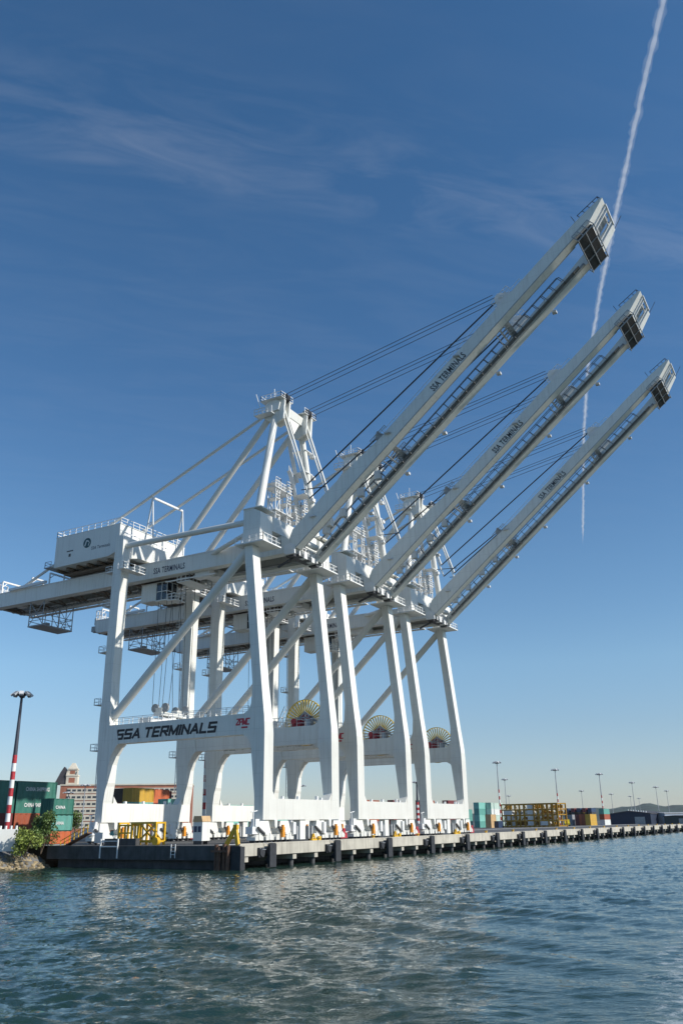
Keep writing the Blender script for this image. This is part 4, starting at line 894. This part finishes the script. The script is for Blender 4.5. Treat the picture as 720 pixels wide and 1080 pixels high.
# ------------------------------------------------------------------ hills
vs = []; fs = []; nx, ny = 150, 14
for i in range(nx):
    ang = R(-8+62*i/(nx-1))
    for j in range(ny):
        d = 3600+j*160
        az = math.degrees(ang)
        hh = 20*(1/(1+math.exp((az-11)/3.)))+46*(1/(1+math.exp((az-25)/3.)))+4+6*math.sin(i*.31)+5*math.sin(i*.83+1)+3*math.sin(i*1.7)
        z = -4+1.12*hh*math.sin(min(1, j/7)*math.pi/2)+(random.uniform(-3, 3) if j else 0)
        vs.append((CAM.x+d*math.cos(ang), CAM.y+d*math.sin(ang), z))
for i in range(nx-1):
    for j in range(ny-1): fs.append((i*ny+j, (i+1)*ny+j, (i+1)*ny+j+1, i*ny+j+1))
tag(MB().add(vs, fs, True).build('hills', HILL), kind='structure')

# ------------------------------------------------------------------ water
wm = bpy.data.materials.new('harbour water'); wm.use_nodes = True; nt = wm.node_tree; N = nt.nodes; L = nt.links
b = N['Principled BSDF']; b.inputs['Base Color'].default_value = (.016, .040, .032, 1); b.inputs['Roughness'].default_value = .09; b.inputs['IOR'].default_value = 1.333; b.inputs['Specular IOR Level'].default_value = .4
geo = N.new('ShaderNodeNewGeometry'); bps = []
prev = None
for sc, st, dist in ((1.9, .8, .06), (5., .7, .025)):
    mp = N.new('ShaderNodeMapping'); mp.vector_type = 'TEXTURE'; mp.inputs['Rotation'].default_value = (0, 0, R(30)); mp.inputs['Scale'].default_value = (1.0, 2.4, 1)
    L.new(geo.outputs['Position'], mp.inputs['Vector'])
    nz = N.new('ShaderNodeTexNoise'); nz.inputs['Scale'].default_value = sc; nz.inputs['Detail'].default_value = 4; nz.inputs['Roughness'].default_value = .6
    L.new(mp.outputs['Vector'], nz.inputs['Vector'])
    bu = N.new('ShaderNodeBump'); bu.inputs['Strength'].default_value = st; bu.inputs['Distance'].default_value = dist
    L.new(nz.outputs['Fac'], bu.inputs['Height'])
    if prev: L.new(prev.outputs['Normal'], bu.inputs['Normal'])
    prev = bu
L.new(prev.outputs['Normal'], b.inputs['Normal'])
# churned wash left by the passing boat: broken foam along one line on the water
sp_ = N.new('ShaderNodeSeparateXYZ'); L.new(geo.outputs['Position'], sp_.inputs[0])
def mth(op, a, b_=None):
    q = N.new('ShaderNodeMath'); q.operation = op
    for i, v in enumerate((a, b_)):
        if v is None: continue
        if isinstance(v, (int, float)): q.inputs[i].default_value = v
        else: L.new(v, q.inputs[i])
    return q.outputs[0]
dl = mth('SUBTRACT', mth('SUBTRACT', mth('MULTIPLY', sp_.outputs['X'], .155), sp_.outputs['Y']), 55.2)      # metres beyond the wash line
wash = N.new('ShaderNodeMapRange'); wash.inputs['From Min'].default_value = -2.8; wash.inputs['From Max'].default_value = -.7; L.new(dl, wash.inputs['Value'])
fade = N.new('ShaderNodeMapRange'); fade.inputs['From Min'].default_value = -36; fade.inputs['From Max'].default_value = -62; L.new(sp_.outputs['X'], fade.inputs['Value'])
fn = N.new('ShaderNodeTexNoise'); fn.inputs['Scale'].default_value = 1.6; fn.inputs['Detail'].default_value = 8; fn.inputs['Roughness'].default_value = .7; L.new(geo.outputs['Position'], fn.inputs['Vector'])
amt = mth('ADD', mth('MULTIPLY', mth('MULTIPLY', wash.outputs[0], fade.outputs[0]), .24), fn.outputs['Fac'])
fr_ = N.new('ShaderNodeMapRange'); fr_.inputs['From Min'].default_value = .70; fr_.inputs['From Max'].default_value = .82; fr_.inputs['To Max'].default_value = .5; L.new(amt, fr_.inputs['Value'])
fmx = N.new('ShaderNodeMixRGB'); fmx.inputs['Color1'].default_value = b.inputs['Base Color'].default_value; fmx.inputs['Color2'].default_value = (.62, .66, .66, 1); L.new(fr_.outputs[0], fmx.inputs['Fac']); L.new(fmx.outputs[0], b.inputs['Base Color'])
frr = N.new('ShaderNodeMapRange'); frr.inputs['To Min'].default_value = .03; frr.inputs['To Max'].default_value = .6; L.new(fr_.outputs[0], frr.inputs['Value']); L.new(frr.outputs[0], b.inputs['Roughness'])
x0, x1, y0, y1 = -100., 420., -71., 36.
def grade(a, b, s0, s1, k):
    q = [a]
    while q[-1] < b: q.append(q[-1]+min(s1, s0+k*(q[-1]-a)))
    return np.array(q)
X = grade(x0, x1, .16, 1.2, .0035); Y = np.arange(y0, y1+.19, .19); gx, gy = np.meshgrid(X, Y, indexing='ij'); z = np.zeros_like(gx)
gust = .95+.3*np.sin(gx*.11+gy*.05+1)*np.sin(gy*.13-gx*.03)+.2*np.sin(gx*.045-gy*.21+2)
for i in range(130):
    lam = 10**rng.uniform(-.32, .12); th = R(212)+rng.normal(0, .5); k = 2*math.pi/lam; amp = .0038*lam
    ph = k*(gx*math.cos(th)+gy*math.sin(th))+rng.uniform(0, 6.3)
    z += amp*(np.sin(ph)+.28*np.sin(2*ph+1.57))
z *= gust
for i in range(14):
    lam = rng.uniform(3, 7); th = R(212)+rng.normal(0, .4); k = 2*math.pi/lam
    z += .011*np.sin(k*(gx*math.cos(th)+gy*math.sin(th))+rng.uniform(0, 6.3))
# boat wash: a set of longer crests
for dx_, lam, amp in ((0, 5.2, .07), (3, 3.6, .05)):
    th = R(-28); s_ = gx*math.cos(th)+gy*math.sin(th); u_ = -gx*math.sin(th)+gy*math.cos(th)
    env = np.exp(-((u_-(-103*math.sin(R(28))*-1*0+u_.mean()*0+ -88))/26)**2)
    z += amp*np.sin(2*math.pi*s_/lam+dx_+.15*u_)*np.exp(-((gx+55)/34)**2)*np.exp(-((gy+48)/22)**2)
ed = np.minimum(np.minimum(gx-x0, x1-gx), np.minimum(gy-y0, y1-gy)); z *= np.clip(ed/14, 0, 1)
V = np.stack([gx, gy, z+WATER], -1).reshape(-1, 3); nX, nY = gx.shape
I = np.arange(nX*nY).reshape(nX, nY); Q = np.stack([I[:-1, :-1], I[1:, :-1], I[1:, 1:], I[:-1, 1:]], -1).reshape(-1, 4)
me = bpy.data.meshes.new('water'); me.vertices.add(len(V)); me.vertices.foreach_set('co', V.ravel()); me.loops.add(Q.size); me.loops.foreach_set('vertex_index', Q.ravel())
me.polygons.add(len(Q)); me.polygons.foreach_set('loop_start', np.arange(0, Q.size, 4)); me.polygons.foreach_set('loop_total', np.full(len(Q), 4)); me.polygons.foreach_set('use_smooth', np.ones(len(Q), bool)); me.update()
me.materials.append(wm); wo = bpy.data.objects.new('water', me); COL.objects.link(wo); tag(wo, kind='structure')
X1, Y1 = X[-1], Y[-1]; B = 9000
ow = MB()
for a_ in ((-B, x0, -B, B), (X1, B, -B, 20), (x0, X1, -B, y0), (x0, X1, Y1, 200)):
    ow.add([(a_[0], a_[2], WATER), (a_[1], a_[2], WATER), (a_[1], a_[3], WATER), (a_[0], a_[3], WATER)], [(0, 1, 2, 3)])
tag(ow.build('open_water', wm), kind='structure')

# ------------------------------------------------------------------ vapour trail, a real cloud 9 km up
cv = bpy.data.materials.new('vapour'); cv.use_nodes = True; nt = cv.node_tree; nt.nodes.remove(nt.nodes['Principled BSDF'])
pvn = nt.nodes.new('ShaderNodeVolumePrincipled'); pvn.inputs['Color'].default_value = (1, 1, 1, 1); pvn.inputs['Density'].default_value = .0075; pvn.inputs['Anisotropy'].default_value = .2
nt.links.new(pvn.outputs['Volume'], nt.nodes['Material Output'].inputs['Volume'])
ALT = 9000.
def alt(u, v): r = ray(u, v); return CAM + r*((ALT-CAM.z)/r.z)
keys = [alt(709, -60), alt(699, 0), alt(676, 100), alt(652, 210), alt(634, 300), alt(620, 380), alt(615, 460), alt(614.5, 540), alt(614, 576)]
ct = []
for a_, b_ in zip(keys[:-1], keys[1:]):
    n = max(2, int((b_-a_).length/80))
    for i in range(n): ct.append(a_.lerp(b_, i/n))
rings = []
for i, p in enumerate(ct):
    d = (ct[min(i+1, len(ct)-1)]-ct[max(i-1, 0)]).normalized(); a_ = Vector((-d.y, d.x, 0)).normalized(); b_ = d.cross(a_)
    f = i/len(ct); r = 31*(1-f*.2)*random.uniform(.82, 1.14)*(1 if f < .9 else max(.12, (1-f)/.1)); w = Vector((random.uniform(-6, 6), random.uniform(-6, 6), random.uniform(-5, 5)))
    rings.append([p+w+(a_*math.cos(t*math.pi/5)+b_*math.sin(t*math.pi/5)*.8)*r*random.uniform(.85, 1.15) for t in range(10)])
vt = tag(MB().loft(rings).build('vapour_trail', cv), 'thin white aircraft vapour trail crossing the sky at upper right', 'vapour trail')
c2_ = cv.copy(); c2_.name = 'thin vapour'; [q for q in c2_.node_tree.nodes if q.type == 'PRINCIPLED_VOLUME'][0].inputs['Density'].default_value = .0013
fr2 = []
for rg in rings:
    ce = sum(rg, Vector())/len(rg); k_ = random.uniform(1.5, 2.3); sh_ = Vector((random.uniform(-16, 16), random.uniform(-16, 16), random.uniform(-10, 4)))
    fr2.append([ce+sh_+(p_-ce)*k_ for p_ in rg])
MB().loft(fr2).build('trail_fringe', c2_, vt)

# ------------------------------------------------------------------ sea haze
hm = bpy.data.materials.new('haze air'); hm.use_nodes = True; nt = hm.node_tree; nt.nodes.remove(nt.nodes['Principled BSDF'])
hv = nt.nodes.new('ShaderNodeVolumePrincipled'); hv.inputs['Color'].default_value = (.86, .92, 1, 1); hv.inputs['Density'].default_value = .000022; hv.inputs['Anisotropy'].default_value = .1
nt.links.new(hv.outputs['Volume'], nt.nodes['Material Output'].inputs['Volume'])
tag(MB().box(-9400, 9400, -9400, 9400, -10, 130).build('haze', hm), kind='stuff')

# ------------------------------------------------------------------ light
SUN = Vector((.17, -1, .71)).normalized(); el = math.asin(SUN.z); az = math.atan2(SUN.x, SUN.y)
w = bpy.data.worlds.new('World'); S.world = w; w.use_nodes = True; nt = w.node_tree; N = nt.nodes; L = nt.links
sky = N.new('ShaderNodeTexSky'); sky.sky_type = 'NISHITA'; sky.sun_disc = False; sky.sun_elevation = el; sky.sun_rotation = az; sky.air_density = 1.0; sky.dust_density = .15; sky.ozone_density = 3.0
bg = N['Background']; bg.inputs['Strength'].default_value = .108
tc = N.new('ShaderNodeTexCoord'); sx = N.new('ShaderNodeSeparateXYZ'); L.new(tc.outputs['Generated'], sx.inputs['Vector'])
# high thin cirrus: project the direction onto a flat layer, stretch, and mix a little white
dv_ = N.new('ShaderNodeMath'); dv_.operation = 'MAXIMUM'; dv_.inputs[1].default_value = .08; L.new(sx.outputs['Z'], dv_.inputs[0])
cx = N.new('ShaderNodeMath'); cx.operation = 'DIVIDE'; L.new(sx.outputs['X'], cx.inputs[0]); L.new(dv_.outputs[0], cx.inputs[1])
cy = N.new('ShaderNodeMath'); cy.operation = 'DIVIDE'; L.new(sx.outputs['Y'], cy.inputs[0]); L.new(dv_.outputs[0], cy.inputs[1])
cb = N.new('ShaderNodeCombineXYZ'); L.new(cx.outputs[0], cb.inputs['X']); L.new(cy.outputs[0], cb.inputs['Y'])
mr0 = N.new('ShaderNodeMapping'); mr0.inputs['Rotation'].default_value = (0, 0, R(45)); L.new(cb.outputs[0], mr0.inputs['Vector'])
mp = N.new('ShaderNodeMapping'); mp.inputs['Scale'].default_value = (1.5, 5.0, 1); mp.inputs['Location'].default_value = (3.1, 1.7, 0); L.new(mr0.outputs[0], mp.inputs['Vector'])
sy = N.new('ShaderNodeSeparateXYZ'); L.new(mr0.outputs[0], sy.inputs['Vector'])
band = N.new('ShaderNodeValToRGB'); el_ = band.color_ramp.elements; el_[0].position = .74; el_[0].color = (.12, .12, .12, 1); el_[1].position = .92; el_[1].color = (1, 1, 1, 1)
e3 = el_.new(1.0); e3.color = (.25, .25, .25, 1); e4 = el_.new(.97); e4.color = (.9, .9, .9, 1)
sc_ = N.new('ShaderNodeMath'); sc_.operation = 'MULTIPLY'; sc_.inputs[1].default_value = .85; L.new(sy.outputs['Y'], sc_.inputs[0]); L.new(sc_.outputs[0], band.inputs['Fac'])
nz = N.new('ShaderNodeTexNoise'); nz.inputs['Scale'].default_value = 2.3; nz.inputs['Detail'].default_value = 9; nz.inputs['Roughness'].default_value = .62; nz.inputs['Distortion'].default_value = .7; L.new(mp.outputs[0], nz.inputs['Vector'])
mr = N.new('ShaderNodeMapRange'); mr.inputs['From Min'].default_value = .42; mr.inputs['From Max'].default_value = .8; mr.inputs['To Max'].default_value = .13; L.new(nz.outputs['Fac'], mr.inputs['Value'])
fz = N.new('ShaderNodeMapRange'); fz.inputs['From Min'].default_value = .25; fz.inputs['From Max'].default_value = .5; L.new(sx.outputs['Z'], fz.inputs['Value'])
fm = N.new('ShaderNodeMath'); fm.operation = 'MULTIPLY'; L.new(mr.outputs[0], fm.inputs[0]); fm2 = N.new('ShaderNodeMath'); fm2.operation = 'MULTIPLY'; L.new(fz.outputs[0], fm2.inputs[0]); L.new(band.outputs['Color'], fm2.inputs[1]); L.new(fm2.outputs[0], fm.inputs[1])
mi = N.new('ShaderNodeMixRGB'); mi.inputs['Color2'].default_value = (7, 7.2, 7.6, 1); L.new(fm.outputs[0], mi.inputs['Fac'])
hs = N.new('ShaderNodeHueSaturation'); hs.inputs['Saturation'].default_value = 1.12; L.new(sky.outputs[0], hs.inputs['Color']); rp_ = N.new('ShaderNodeValToRGB'); q = rp_.color_ramp.elements
q[0].position = 0; q[0].color = (.74/1.4, .79/1.4, 1.0/1.4, 1); q[1].position = 1; q[1].color = (.86/1.4, 1.1/1.4, 1.15/1.4, 1)
for ps, c_ in ((.05, (.86, .88, 1.02)), (.1, (.97, .98, 1.05)), (.17, (1.16, 1.18, 1.16)), (.28, (1.08, 1.16, 1.16)), (.45, (.92, 1.09, 1.14)), (.7, (.84, 1.09, 1.15))):
    e = q.new(ps); e.color = (*[v/1.4 for v in c_], 1)
L.new(sx.outputs['Z'], rp_.inputs['Fac'])
ml = N.new('ShaderNodeVectorMath'); ml.operation = 'MULTIPLY'; L.new(hs.outputs[0], ml.inputs[0]); L.new(rp_.outputs['Color'], ml.inputs[1])
m14 = N.new('ShaderNodeVectorMath'); m14.operation = 'SCALE'; m14.inputs['Scale'].default_value = 1.4; L.new(ml.outputs[0], m14.inputs[0]); L.new(m14.outputs[0], mi.inputs['Color1'])
L.new(mi.outputs[0], bg.inputs['Color'])
sl = bpy.data.lights.new('sun', 'SUN'); sl.energy = 5.0; sl.angle = R(.53); sl.color = (1, .955, .88); so = bpy.data.objects.new('sun', sl); COL.objects.link(so)
so.rotation_euler = SUN.to_track_quat('Z', 'Y').to_euler(); so.location = (0, -60, 120)
S.view_settings.view_transform = 'Standard'; S.view_settings.look = 'None'; S.view_settings.exposure = 0; S.view_settings.gamma = 1
S.cycles.max_bounces = 6; S.cycles.volume_bounces = 2; S.cycles.transparent_max_bounces = 12
